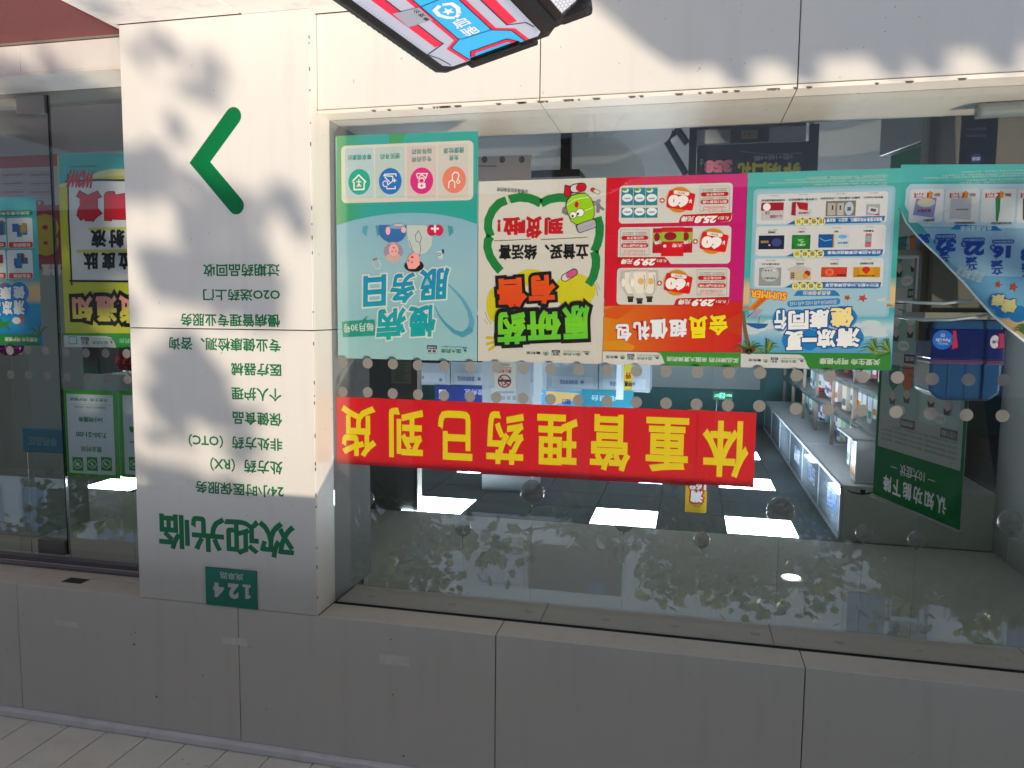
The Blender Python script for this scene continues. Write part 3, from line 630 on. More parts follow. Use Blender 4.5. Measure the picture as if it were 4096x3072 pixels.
# ================================================================== POSTERS ON THE SHOP WINDOW
YP = YG+0.0075
RED = '#e31b23'; YEL = '#ffe100'
def logos(pr, x0, x1, y0, y1, dark='#3f7a4f', extra=True):
    """The row of pharmacy logos, squeezed into the given box (photo orientation: first logo at the right)."""
    f = lambda a: x1-(x1-x0)*a; g = lambda b: y0+(y1-y0)*b
    pr.poly([(f(0.02), g(0.95)), (f(0.06), g(0.8)), (f(0.09), g(0.55)), (f(0.05), g(0.6))], '#3c5f77', 1)
    pr.poly([(f(0.0), g(0.75)), (f(0.05), g(0.72)), (f(0.08), g(0.5)), (f(0.03), g(0.52))], '#3c5f77', 1.5)
    pr.text('国药集团', (f(0.11), g(0.2), f(0.0), g(0.42)), '#5a6f78', 1, bold=0.01)
    pr.rect((f(0.128), g(0.1), f(0.124), g(0.95)), '#b9bdb4', 1)
    a = 0.42 if extra else 0.62
    pr.text('国大药房', (f(a), g(0.45), f(0.15), g(0.98)), dark, 1, bold=0.012); pr.text('Guo Da Drugstore', (f(a), g(0.08), f(0.15), g(0.3)), dark, 1, bold=0.006)
    b0, b1 = (0.47, 0.60) if extra else (0.72, 0.96)
    pr.rect((f(b1), g(0.0), f(b0), g(1.0)), '#4a4a66', 1); pr.rect((f(b1-0.006), g(0.45), f(b0+0.006), g(0.95)), '#eeeef0', 2)
    pr.text('夏美', (f(b1-0.015), g(0.52), f(b0+0.015), g(0.9)), '#3b3b58', 3, bold=0.02); pr.text('大药房', (f(b1-0.02), g(0.12), f(b0+0.02), g(0.36)), '#eeeef0', 2, bold=0.01)
    if extra:
        pr.disc((f(0.69)), g(0.5), abs(x1-x0)*0.042, '#2f7d4c', 1); pr.disc((f(0.69)), g(0.42), abs(x1-x0)*0.034, '#f0efe8', 2); pr.text('养', (f(0.715), g(0.2), f(0.665), g(0.75)), '#2f7d4c', 3, bold=0.02)
        pr.text('養和堂', (f(1.0), g(0.25), f(0.77), g(0.75)), '#2a2a26', 1, bold=0.012)
# ---- 1: teal poster next to the pillar
t = thing('poster', 'pale blue and teal poster with a cartoon doctor, next to the pillar', 'poster')
sh = paper('sheet', t, (727.5, 288.5, 1031.5, 777), YP, grad('pale blue print', [(0.0, '#a9cddd'), (0.3, '#9cc6dc'), (0.62, '#aed4de'), (0.8, '#a4d0da'), (1.0, '#b3dadd')], 2))
p = Print(YP, 'I')
p.poly([(63, 124), (63, 1440), (300, 1370), (600, 1306), (800, 1278), (1000, 1262), (1200, 1258), (1400, 1263), (1600, 1285), (1900, 1345), (2130, 1424), (2150, 55)], grad('teal print', [(0.0, '#45b5a6'), (0.75, '#4db4ae'), (0.93, '#54ad80'), (1.0, '#6dba74')], 0), 1)
p.poly([(842, 102), (1080, 92), (1040, 190), (1000, 226), (842, 234)], '#4fae66', 2)
p.rect((132, 230, 2078, 1094), '#f5eee0', 2, r=70)
for b, h in (((188, 304, 610, 1040), '#d3e5e7'), ((636, 288, 1070, 1038), '#d9e6dd'), ((1096, 270, 1530, 1042), '#f3dcd3'), ((1560, 246, 2000, 1044), '#efe3d8')): p.rect(b, h, 3, r=24)
p.build('icon_panel', t)
p = Print(YP-3.5*EPS, 'I')
for cx, cy, rx, ry, h in ((396, 803, 161, 189, '#35a88c'), (852, 793, 167, 194, '#2c70bd'), (1316, 787, 169, 195, '#d9337e'), (1795, 773, 172, 197, '#e6866d')): p.disc(cx, cy, rx, h, 1, ry=ry)
w_ = '#f6f2ea'
p.stroke([(290, 800), (390, 700), (490, 800), (470, 815), (465, 912), (322, 918), (318, 815), (290, 800)], 22, w_, 2); p.stroke([(360, 800), (425, 800)], 16, w_, 3); p.stroke([(392, 768), (392, 870)], 16, w_, 3.5); p.stroke([(365, 870), (392, 830), (420, 866)], 16, w_, 4)
p.stroke([(940, 715), (935, 685), (770, 690), (760, 712), (890, 720), (890, 790), (800, 862), (806, 905), (928, 900), (925, 872)], 16, w_, 2); p.stroke([(775, 735), (840, 800)], 16, w_, 3); p.disc(780, 830, 42, w_, 2, ry=48); p.disc(780, 830, 28, '#2c70bd', 3, ry=34); p.plus(915, 782, 28, 8, w_, 3)
p.stroke([(1235, 680), (1400, 680), (1375, 750), (1318, 690), (1258, 750), (1235, 680)], 15, w_, 2); p.disc(1316, 780, 48, w_, 3, ry=45); p.disc(1316, 786, 34, '#d9337e', 4, ry=30); p.poly([(1262, 820), (1372, 820), (1375, 890), (1316, 905), (1262, 895)], w_, 3); p.plus(1318, 860, 22, 7, '#d9337e', 4)
p.stroke([(1770, 775), (1768, 700), (1800, 660), (1850, 668), (1868, 710), (1845, 770)], 17, w_, 2); p.disc(1855, 800, 30, w_, 2); p.disc(1855, 800, 15, '#e6866d', 3); p.stroke([(1712, 890), (1722, 800), (1765, 775), (1802, 800), (1806, 888)], 17, w_, 3)
p.build('icon', t)
p = Print(YP-3.5*EPS, 'I')
for s_, b in (('尊享健康价', (222, 400, 575, 480)), ('便民寻药', (705, 382, 995, 465)), ('专业药师', (1170, 428, 1462, 505)), ('指导用药', (1170, 310, 1468, 390)), ('免费', (1722, 405, 1860, 488)), ('健康检测', (1642, 295, 1942, 383))): p.text(s_, b, '#3b9186', 1, bold=0.012)
p.build('caption', t)
p = Print(YP-EPS, 'J')
for cx, sg in ((430, -1), (520, 1), (1290, -1), (1390, 1), (560, 1), (1250, -1)):
    p.poly([(cx, 5), (cx+60*sg, 20), (cx+70*sg, 90), (cx+20*sg, 140), (cx+10*sg, 70)], '#6fb4cc' if sg < 0 else '#5fa9b8', 1)
p.poly([(566, 2), (560, 60), (572, 130), (620, 180), (690, 216), (765, 216), (840, 186), (885, 130), (892, 2)], '#4a7cc0', 2)
p.disc(735, 318, 118, '#b7a5b3', 1, ry=100); p.disc(735, 395, 90, '#e9c3bd', 1.5, ry=60); p.rect((700, 205, 768, 250), '#f0a9a3', 3); p.disc(740, 300, 58, '#f2b4ad', 4, ry=72)
for a, b in ((722, 320), (768, 318)): p.disc(a, b, 6, '#4a3038', 5, ry=10)
p.disc(742, 275, 14, '#c0504e', 5, ry=9)
p.poly([(690, 0), (880, 0), (870, 46), (760, 48), (690, 40)], '#8fc0dd', 3); p.disc(672, 70, 28, '#f4b9b6', 4, ry=50); p.disc(860, 60, 30, '#f4b9b6', 4, ry=36); p.disc(800, 0, 60, '#f4b9b6', 4, ry=12)
p.poly([(900, 2), (905, 160), (930, 260), (985, 330), (1060, 360), (1130, 335), (1195, 250), (1208, 140), (1130, 2)], '#e2e8e1', 2)
p.stroke([(930, 190), (960, 290), (985, 330)], 6, '#35527a', 3); p.stroke([(1048, 390), (1068, 300), (1055, 210), (1010, 195), (1000, 130), (1040, 70), (1080, 150), (1060, 205)], 6, '#35527a', 3.5)
p.disc(985, 495, 118, '#2a1c22', 3, ry=72); p.poly([(985, 325), (1050, 365), (1055, 480), (1000, 530), (920, 530), (895, 450), (920, 380)], '#f2aca6', 4)
for a, b in ((918, 430), (962, 450)): p.disc(a, b, 7, '#3a2028', 5, ry=12)
p.disc(965, 388, 18, '#c84a50', 5, ry=14)
p.disc(1200, 66, 58, '#d03358', 3, ry=66); p.disc(1283, 66, 58, '#d03358', 3.4, ry=66); p.poly([(1142, 55), (1240, 12), (1341, 55), (1330, 90), (1240, 95), (1150, 90)], '#d03358', 3.8); p.plus(1240, 45, 48, 11, '#f5f0ea', 5)
p.rect((1268, 310, 1326, 400), '#eef2f2', 2, r=8, rot=12); p.rect((1288, 396, 1330, 424), '#cfe3ea', 2, rot=12); p.disc(1290, 355, 20, '#3c5f98', 3); p.plus(1290, 355, 12, 4, '#f0f0f0', 4); p.disc(1335, 320, 16, '#3c5f98', 3, ry=30)
p.stroke([(490, 420), (488, 470), (520, 520), (570, 530), (585, 480), (560, 430)], 14, '#e4dfe2', 2); p.stroke([(495, 425), (535, 408)], 18, '#c4707a', 3)
p.build('illustration', t)
p = Print(YP-EPS, 'J')
pts = [(1385, 705), (1480, 800), (1570, 900), (1650, 1040), (1685, 1170), (1660, 1270), (1570, 1325), (1470, 1290), (1370, 1200), (1290, 1100), (1235, 985)]
p.stroke(pts[:6], 14, '#78b6d3', 1, True, 75); p.stroke(pts[5:], 75, '#5fabc2', 1.3, True, 8)
for s_, b in (('服', (1048, 520, 1408, 900)), ('务', (690, 580, 1000, 945)), ('日', (372, 605, 648, 980)), ('慢', (910, 970, 1248, 1352)), ('病', (535, 1000, 890, 1388))):
    p.text(s_, b, grad('headline teal', [(0, '#2f86b4'), (1, '#2aa59c')], 2), 3, bold=0.035, under='#eef5f0', ub=0.085, rot=4.2, it=0.12)
p.build('headline', t)
p = Print(YP-EPS, 'J'); p.rect((118, 1152, 516, 1345), '#3aa68f', 1, r=16, rot=4); p.poly([(345, 1160), (430, 1090), (400, 1150)], '#3aa68f', 1.3); p.text('每月30号', (134, 1186, 500, 1292), '#eff6f1', 2, bold=0.012, rot=4); p.build('date_label', t)
p = Print(YP-EPS, 'J'); logos(p, 1120, 1625, 1452, 1548, extra=False); p.build('logo_row', t)
# ---- 2: white poster
t = thing('poster', 'white poster with a green cloud frame and bold green and orange lettering', 'poster')
sh = paper('sheet', t, (1033, 388, 1305.5, 783), YP+0.0015, grad('warm white print', [(0, '#f3ece1'), (1, '#ebe4d9')], 2))
y2 = YP+0.0015
p = Print(y2, 'K')
for pts in ([(425, 1595), (330, 1480), (250, 1350), (205, 1200), (215, 1090), (262, 1018)], [(262, 1018), (215, 880), (225, 740), (290, 590), (400, 470), (560, 405), (740, 370), (900, 385), (1010, 425), (1095, 472)],
            [(1095, 472), (1220, 405), (1380, 375), (1560, 380)], [(2030, 700), (2070, 850), (2065, 1000), (2030, 1150), (1975, 1270)], [(1975, 1270), (2010, 1390), (2005, 1520), (1960, 1700), (1880, 1820)]): p.stroke(pts, 142, '#2f8d47', 1, False)
p.stroke([(520, 335), (575, 490)], 54, '#f3ece1', 2, False); p.stroke([(548, 340), (574, 470)], 6, '#4a3a34', 3, False)
p.build('cloud_frame', t)
p = Print(y2, 'K')
for s_, b in (('到', (1155, 702, 1470, 992)), ('货', (845, 680, 1120, 1055)), ('啦', (470, 702, 836, 1000)), ('！', (372, 742, 428, 942))): p.text(s_, b, '#d5202f', 2, bold=0.05)
p.build('red_lettering', t)
p = Print(y2, 'K'); p.text('立普妥、络活喜', (375, 1148, 1885, 1425), '#15110f', 2, bold=0.04); p.stroke([(318, 1093), (620, 1082), (920, 1066)], 8, '#2b2622', 2); p.stroke([(1100, 1072), (1480, 1056), (1865, 1031)], 8, '#2b2622', 2)
p.text('详情请进店咨询药师', (365, 222, 885, 292), '#3a3430', 2, bold=0.006, rot=-6); p.build('lettering', t)
p = Print(y2, 'L')
p.disc(1650, 430, 350, '#ecdf52', 0.5, ry=285); p.disc(930, 210, 240, '#ecdf52', 0.7, ry=140); p.disc(340, 660, 150, '#e6d94c', 0.9, ry=290)
for pts in ([(185, 1205), (315, 1213)], [(185, 1320), (322, 1275)], [(225, 1415), (340, 1335)]): p.stroke(pts, 46, '#e6c83a', 1, False)
for pts in ([(170, 780), (200, 880), (275, 980)], [(155, 910), (210, 975)], [(1960, 275), (2020, 390), (2035, 510)], [(2020, 295), (2075, 410)]): p.stroke(pts, 10, '#b59b46', 1)
p.rect((812, 1085, 905, 1140), '#f0d536', 4, rot=10)
p.build('yellow_patch', t)
p = Print(y2, 'L')
for s_, b in (('有', (890, 168, 1340, 650)), ('售', (375, 215, 865, 705))): p.text(s_, b, grad('orange print', [(0, '#ff6a3a'), (1, '#ee5a33')], 2), 5, bold=0.05, under='#17110f', ub=0.16, rot=3.5)
p.build('orange_headline', t)
p = Print(y2, 'L')
for s_, b in (('原', (1455, 665, 1912, 1225)), ('研', (865, 745, 1430, 1240)), ('药', (372, 775, 848, 1315))): p.text(s_, b, grad('green print', [(0, '#4db249'), (0.5, '#7fcb45'), (1, '#58b94a')], 2), 9, bold=0.045, under='#17110f', ub=0.16, rot=3.5)
p.build('green_headline', t)
p = Print(y2, 'L'); p.stroke([(1490, 215), (1645, 122)], 128, '#221a1c', 2); p.stroke([(1492, 214), (1572, 166)], 104, '#f4eeea', 3); p.stroke([(1643, 123), (1560, 173)], 104, '#e26a96', 4, True); p.build('capsule', t)
p = Print(y2, 'L'); logos(p, 850, 1905, 1412, 1505); p.build('logo_row', t)
p = Print(y2, 'K')
p.stroke([(1540, 300), (1545, 240), (1590, 250)], 130, '#221a1c', 2); p.stroke([(1540, 300), (1545, 245), (1590, 250)], 108, '#e0303c', 3); p.stroke([(1650, 225), (1780, 205)], 150, '#221a1c', 4); p.stroke([(1650, 225), (1720, 215)], 124, '#f6f2ee', 5); p.stroke([(1780, 205), (1735, 212)], 124, '#e0303c', 6)
p.stroke([(1480, 560), (1470, 610), (1520, 640)], 60, '#8f8a90', 2); p.stroke([(1960, 455), (2050, 500), (2040, 600)], 60, '#8f8a90', 2); p.stroke([(2040, 500), (2125, 570)], 46, '#8f8a90', 2.5); p.stroke([(1990, 480), (2060, 430)], 60, '#a5a0a6', 2.8)
body = [(1530, 420), (1600, 340), (1720, 305), (1840, 300), (1930, 380), (1985, 530), (1990, 660), (1960, 740), (1850, 800), (1680, 830), (1600, 780), (1540, 650), (1505, 520)]
p.poly(body, '#22301a', 7); c0 = (1750, 565); p.poly([(c0[0]+(a-c0[0])*0.955, c0[1]+(b-c0[1])*0.955) for a, b in body], '#9ccb3e', 8)
p.rect((1690, 770, 2020, 925), '#2a282c', 9, r=40, rot=18); p.rect((1702, 782, 2008, 913), '#b3afb6', 10, r=34, rot=18)
for k in range(6): p.stroke([(1738+48*k, 800+0*k-16*k+75), (1752+48*k, 900-16*k+20)], 9, '#8d8992', 11, False)
for a, b, r_ in ((1632, 665, 60), (1745, 628, 70)): p.disc(a, b, r_, '#2a282c', 9); p.disc(a, b, r_-7, '#f6f4ee', 10)
p.disc(1625, 685, 20, '#17130f', 11); p.disc(1712, 648, 20, '#17130f', 11); p.disc(1690, 495, 34, '#c92a30', 9, ry=52); p.stroke([(1530, 500), (1650, 420), (1780, 385), (1880, 372)], 16, '#d9ecb0', 9); p.stroke([(1835, 590), (1950, 545)], 16, '#d9ecb0', 9.5)
p.stroke([(1950, 245), (2045, 290)], 72, '#221a1c', 2); p.stroke([(1950, 245), (1990, 264)], 56, '#e2542e', 3); p.stroke([(2045, 290), (2000, 268)], 56, '#f2ede8', 4)
p.build('bottle_drawing', t)
# ---- 3: red gift pack poster
t = thing('poster', 'red and magenta gift pack poster with three white price panels', 'poster')
y3 = YP+0.0003
sh = paper('sheet', t, (1306.5, 379.5, 1607, 790), y3, grad('magenta print', [(0, '#d81e84'), (0.55, '#e12259'), (1.0, '#e6213a')], 0))
p = Print(y3, 'N')
p.poly([(62, 610), (600, 590), (1100, 570), (1500, 545), (2105, 540), (2085, 1285), (42, 1262)], grad('orange header', [(0, '#e03325'), (0.45, '#ea5226'), (0.8, '#f07a22'), (1, '#f09a20')], 0), 1)
p.poly([(62, 660), (420, 560), (520, 640), (260, 800), (62, 770)], '#ee6a2c', 1.5); p.poly([(42, 1130), (330, 1100), (520, 1200), (470, 1262), (42, 1262)], '#f3a31c', 1.6); p.poly([(1650, 900), (2095, 700), (2090, 1050)], '#dd4a26', 1.7)
p.build('header', t)
p = Print(y3-2*EPS, 'N')
hd = (('会', (1602, 728, 1888, 1038), '#f4e31a'), ('员', (1312, 748, 1590, 1078), '#f4e31a'), ('超', (1015, 790, 1285, 1062), '#eef2f6'), ('值', (745, 795, 1000, 1088), '#eef2f6'), ('礼', (490, 828, 735, 1110), '#eef2f6'), ('包', (230, 868, 470, 1122), '#eef2f6'))
for s_, b, h in hd: p.text(s_, b, '#f9b184', 1, bold=0.235, rot=3)
for s_, b, h in hd: p.text(s_, b, '#d2222b', 2, bold=0.215, rot=3)
for s_, b, h in hd: p.text(s_, b, h, 3, bold=0.045, rot=3)
p.build('headline', t)
def coupon(pr, cx, cy):
    pr.disc(cx-20, cy, 200, '#f3c79a', 1, ry=196); pr.disc(cx-20, cy, 188, '#d0873a', 1.6, ry=184)
    pr.rect((cx-195, cy-118, cx+200, cy+140), '#d61f2c', 2.2, r=30, rot=-9); pr.rect((cx-105, cy-128, cx+130, cy-72), '#f3e6dc', 3, r=26, rot=-9)
    pr.text('60', (cx-185, cy-70, cx+112, cy+112), '#f8f4f0', 3.4, bold=0.09, rot=-5); pr.text('￥', (cx+122, cy-10, cx+170, cy+50), '#f8f4f0', 3.6, bold=0.03, rot=-9); pr.text('电子币', (cx-40, cy-112, cx+60, cy-88), '#8a4a44', 4, bold=0.01, rot=-9)
def offer(name, tile, b, tab, tabt, price, nums, coup, pl_, tx, lines):
    p = Print(y3, tile); p.rect(b, '#f6efe6', 3, r=60); p.poly(tab, '#d91f2f', 4); pn = p.build(name, t)
    p = Print(y3-4.5*EPS, tile)
    p.text(price, nums[0], '#f8f3ee', 1, bold=0.06, it=0.12); p.text('元得', nums[1], '#f8f3ee', 1, bold=0.03, it=0.1); p.text(tabt, nums[2], '#f8f3ee', 1, bold=0.012, it=0.1); p.build('price', pn)
    p = Print(y3-3.5*EPS, tile); coupon(p, *coup); p.build('coupon', pn)
    p = Print(y3-3.5*EPS, tile); p.disc(pl_[0], pl_[1], 38, '#d91f2f', 1); p.plus(pl_[0], pl_[1], 26, 7, '#f6efe6', 2)
    x0, y0, x1, y1 = tx; p.stroke([(x0, y1), (x0, y0), (x1, y0), (x1, y1), (x0, y1)], 4, '#8d8480', 1)
    p.text('礼包内容', (x0+50, y1-70, x1-60, y1+8), '#f6efe6', 3, bold=0.02, under='#d33038', ub=0.06)
    p.rect((x0+12, y1-172, x1-12, y1-106), '#d91f2f', 1, r=30); p.text(lines[0], (x0+36, y1-162, x1-36, y1-116), '#f6efe6', 2, bold=0.02)
    p.rect((x0+14, y1-282, x1-12, y1-220), '#d91f2f', 1, r=30); p.text(lines[1], (x0+94, y1-272, x1-80, y1-230), '#f6efe6', 2, bold=0.02)
    for yy in (y1-196, y1-305, y1-330): p.text('（每月限领1次，连续领3个月）', (x0+30, yy-8, x1-30, yy+10), '#6f625c', 1, bold=0.0)
    p.build('offer_text', pn); return pn
pn = offer('price_panel', 'M', (284, 210, 1950, 778), [(1160, 790), (1185, 700), (1225, 662), (1946, 628), (1930, 720), (1890, 762)], '礼包3', '25.8', ((1398, 676, 1716, 782), (1200, 680, 1385, 760), (1742, 682, 1900, 734)), (1190, 440), (917, 450), (1475, 236, 1908, 608), ('棉片3包装*6提', '60元电子币'))
p = Print(y3-3.5*EPS, 'M')
for r_ in (0, 1):
    for c in (0, 1, 2):
        x, y = 316+180*c, 262 if r_ == 0 else 560
        yb = 520 if r_ == 0 else 705
        p.rect((x, y, x+172, yb), '#3f93a6', 1); p.disc(x+88, (y+yb)/2+(20 if r_ == 0 else -20), 76, '#eef3f2', 2, ry=58); p.text('清润棉片', (x+42, (y+yb)/2-4+(20 if r_ == 0 else -20), x+134, (y+yb)/2+22+(20 if r_ == 0 else -20)), '#3b8296', 3, bold=0.01)
        if r_ == 0: p.disc(x+60, 300, 48, '#e8efe4', 2, ry=34); p.disc(x+50, 288, 40, '#5d9a5f', 3, ry=22)
p.build('product_picture', pn)
pn = offer('price_panel', 'M', (266, 834, 1930, 1385), [(262, 1285), (955, 1285), (1005, 1330), (1050, 1396), (300, 1404), (262, 1360)], '礼包2', '29.9', ((502, 1306, 812, 1408), (312, 1310, 482, 1388), (836, 1318, 984, 1364)), (1680, 1050), (1405, 1055), (302, 882, 724, 1252), ('大枣250g装*3袋', '60元电子币'))
p = Print(y3-3.5*EPS, 'M')
for x0, x1, y0, y1, L in ((778, 935, 860, 1226, 1), (1205, 1364, 850, 1220, 1), (906, 1235, 848, 1272, 2.5)):
    p.rect((x0, y0, x1, y1), '#d02b36', L); p.rect((x0+3, y0+66, x1-3, y0+205), '#9dbb4c', L+0.5); p.disc((x0*0.6+x1*0.4), y0+130, (x1-x0)*0.28, '#8e2230', L+1, ry=62); p.text('大枣', ((x0+x1)/2-10, y1-190, x1-20, y1-130), '#f4e4de', L+1, bold=0.02); p.disc(x0+50, y1-150, 24, '#d9dadd', L+1)
p.build('product_picture', pn)
pn = offer('price_panel', 'N', (248, 40, 1908, 588), [(1090, 600), (1118, 520), (1160, 492), (1906, 470), (1890, 560), (1850, 598)], '礼包1', '29.9', ((1358, 502, 1678, 608), (1156, 505, 1336, 584), (1712, 518, 1860, 564)), (1150, 262), (878, 268), (1432, 68, 1868, 442), ('洗衣液2kg装*3桶', '60元电子币'))
p = Print(y3-3.5*EPS, 'N')
for cx, dx, L in ((450, 0, 1), (730, 0, 1), (585, 25, 3)):
    p.poly([(cx-145, 85+dx/3), (cx+125, 75), (cx+135, 230), (cx+80, 400+dx), (cx+40, 462+dx), (cx-50, 462+dx), (cx-110, 380+dx), (cx-160, 220)], '#ddd5c9', L); p.poly([(cx-85, 110), (cx+90, 105), (cx+90, 330), (cx+40, 420), (cx-40, 420), (cx-85, 330)], '#efe7d8', L+0.5)
    p.rect((cx-48, 462+dx, cx+48, 495+dx), '#4a4748', L); p.rect((cx-38, 495+dx, cx+38, 548+dx), '#2b292b', L); p.disc(cx+20, 240, 48, '#e6b877', L+1); p.disc(cx-108, 262, 26, '#f6efe6', L+1, ry=62); p.stroke([(cx+62, 150), (cx+80, 250), (cx+66, 360)], 8, '#5a6a6a', L+1)
p.build('product_picture', pn)
p = Print(y3, 'N'); p.poly([(42, 1272), (2082, 1292), (2074, 1500), (38, 1462)], '#4ba144', 2); p.poly([(42, 1272), (840, 1288), (890, 1310), (920, 1360), (945, 1430), (985, 1478), (38, 1462)], '#f2efe9', 3); p.text('买品牌好药 来国大夏美药房', (982, 1358, 2045, 1432), '#f0f4ea', 3, bold=0.025); p.tile('N'); s_ = Print(y3-2.6*EPS, 'N'); p.build('footer', t); logos(s_, 85, 880, 1312, 1402); s_.build('logo_row', t)
# ---- 4: beach poster
def beach_base(pr, x0, x1, L=1):
    pass
t = thing('poster', 'turquoise beach poster with three rows of products, flat on the glass', 'poster')
y4 = YP
sh = paper('sheet', t, (1608, 368.5, 1937, 797), y4, grad('beach print', [(0.0, '#5ebdb5'), (0.30, '#62c0b7'), (0.53, '#58bdb9'), (0.585, '#f0d3a0'), (0.665, '#f2cf98'), (0.69, '#3fb0b4'), (0.74, '#7cc6d6'), (0.78, '#d8e7ef'), (0.86, '#7fbfe4'), (1.0, '#2b8fd2')], 2))
p = Print(y4, 'P'); rr = random.Random(4)
for k in range(16): p.disc(rr.uniform(140, 2050), rr.uniform(770, 960), rr.uniform(70, 170), '#e3edf3', 0.3+k*0.05, ry=rr.uniform(25, 60))
for bx_, hx in (((110, 560, 620, 620), '#c79c6e'), ((1820, 520, 2120, 560), '#b98f66'), ((1560, 480, 2120, 505), '#f6dcb0')): p.disc((bx_[0]+bx_[2])/2, (bx_[1]+bx_[3])/2, (bx_[2]-bx_[0])/2, hx, 1.4, ry=(bx_[3]-bx_[1])/2)
p.stroke([(112, 640), (128, 820), (150, 960), (182, 1120)], 40, '#8a6a48', 2, True, 62)
for k in range(11):
    a = math.radians(-10+20*k); p.stroke([(190, 1135), (190+150*math.cos(a), 1135-110*math.sin(a)), (190+230*math.cos(a), 1165-150*math.sin(a))] if k < 10 else [(190, 1135), (330, 1150), (560, 1090)], 30, ['#4f7d3f', '#7fa04e', '#35602f'][k % 3], 2.2+k*0.05, True, 6)
for x0, y0, n_ in ((2070, 1180, 8), (1900, 1185, 6), (420, 1180, 5)):
    for k in range(n_):
        a = math.radians(95+14*k if x0 > 1000 else 30+15*k); p.stroke([(x0, y0), (x0+130*math.cos(a), y0-190*math.sin(a)), (x0+230*math.cos(a)-20, y0-250*math.sin(a)+50)], 34, ['#6f9546', '#3f6a36', '#98ae5a'][k % 3], 2.3+k*0.06, True, 5)
for a, b in ((140, 1140), (230, 1130), (185, 1160)): p.disc(a, b, 42, '#6a4328', 3)
for cx, cy, r_ in ((1505, 440, 55), (1710, 447, 72)):
    p.poly([(cx+r_*(1 if k % 2 == 0 else 0.45)*math.cos(math.radians(36*k+8)), cy+r_*(0.8 if k % 2 == 0 else 0.36)*math.sin(math.radians(36*k+8))) for k in range(10)], '#d9503c', 3)
p.poly([(1905, 455), (2035, 430), (2010, 485), (1930, 488)], '#ece4da', 3)
p.poly([(130, 780), (450, 790), (400, 840), (310, 860), (220, 830)], '#2a6fae', 2.5); p.stroke([(315, 780), (338, 650)], 8, '#8a8a88', 2.4); p.poly([(160, 700), (300, 705), (400, 590), (290, 590)], '#3d5f9e', 2.6)
for k in range(4): p.poly([(185+34*k, 701), (200+34*k, 702), (318+26*k, 590), (302+26*k, 590)], '#eceff0', 2.9)
p.stroke([(225, 590), (400, 440)], 70, '#e9782e', 2.2, False); p.stroke([(205, 575), (330, 450)], 24, '#f1a23a', 2.5, False)
p.build('beach_picture', t)
p = Print(y4, 'O')
p.rect((150, 300, 2040, 2030), '#a9d3e6', 1.2, r=60); p.rect((186, 330, 2005, 2000), '#b9dcec', 1.8, r=50)
for b in ((228, 372, 1975, 782), (212, 812, 1948, 1212)): p.rect(b, '#f3f0f0', 2.4, r=44)
p.tile('P'); p.rect((262, -90, 1985, 300), '#f3f0f0', 2.4, r=44)
p.build('product_panel', t)
p = Print(y4-2.4*EPS, 'O')
for tl, strip, txt, tb, cs, ws in (('O', [(630, 798), (700, 760), (760, 725), (840, 712), (1945, 682), (1930, 742), (1880, 772)], '慢病关爱季:所有血糖仪、血压计、耗材享', (1160, 704, 1908, 762), ((1095, 755), (990, 757), (886, 757), (783, 758)), ('10', '倍', '积', '分')),
                                  ('O', [(615, 1226), (690, 1190), (750, 1155), (840, 1142), (1920, 1130), (1905, 1200), (1850, 1222)], '好货大回馈:应季精选好物享', (1170, 1146, 1884, 1196), ((1075, 1190), (972, 1190), (870, 1190), (765, 1190)), ('5', '倍', '积', '分')),
                                  ('P', [(665, 304), (730, 270), (790, 235), (860, 228), (1962, 232), (1945, 300), (1900, 314)], '积分大献礼:50余品牌商品享', (1208, 244, 1926, 294), ((1125, 280), (1020, 280), (917, 280), (815, 280)), ('2', '倍', '积', '分'))):
    p.tile(tl); p.poly(strip, '#2f74ba', 1); p.text(txt, tb, '#f0f2f4', 2, bold=0.02)
    for (cx, cy), g_ in zip(cs, ws): p.disc(cx, cy, 51, '#f6f1d6', 2); p.disc(cx, cy, 46, '#f4e02c', 2.5); p.text(g_, (cx-30, cy-30, cx+30, cy+30), '#2a5f92', 3, bold=0.03)
p.build('points_banner', t)
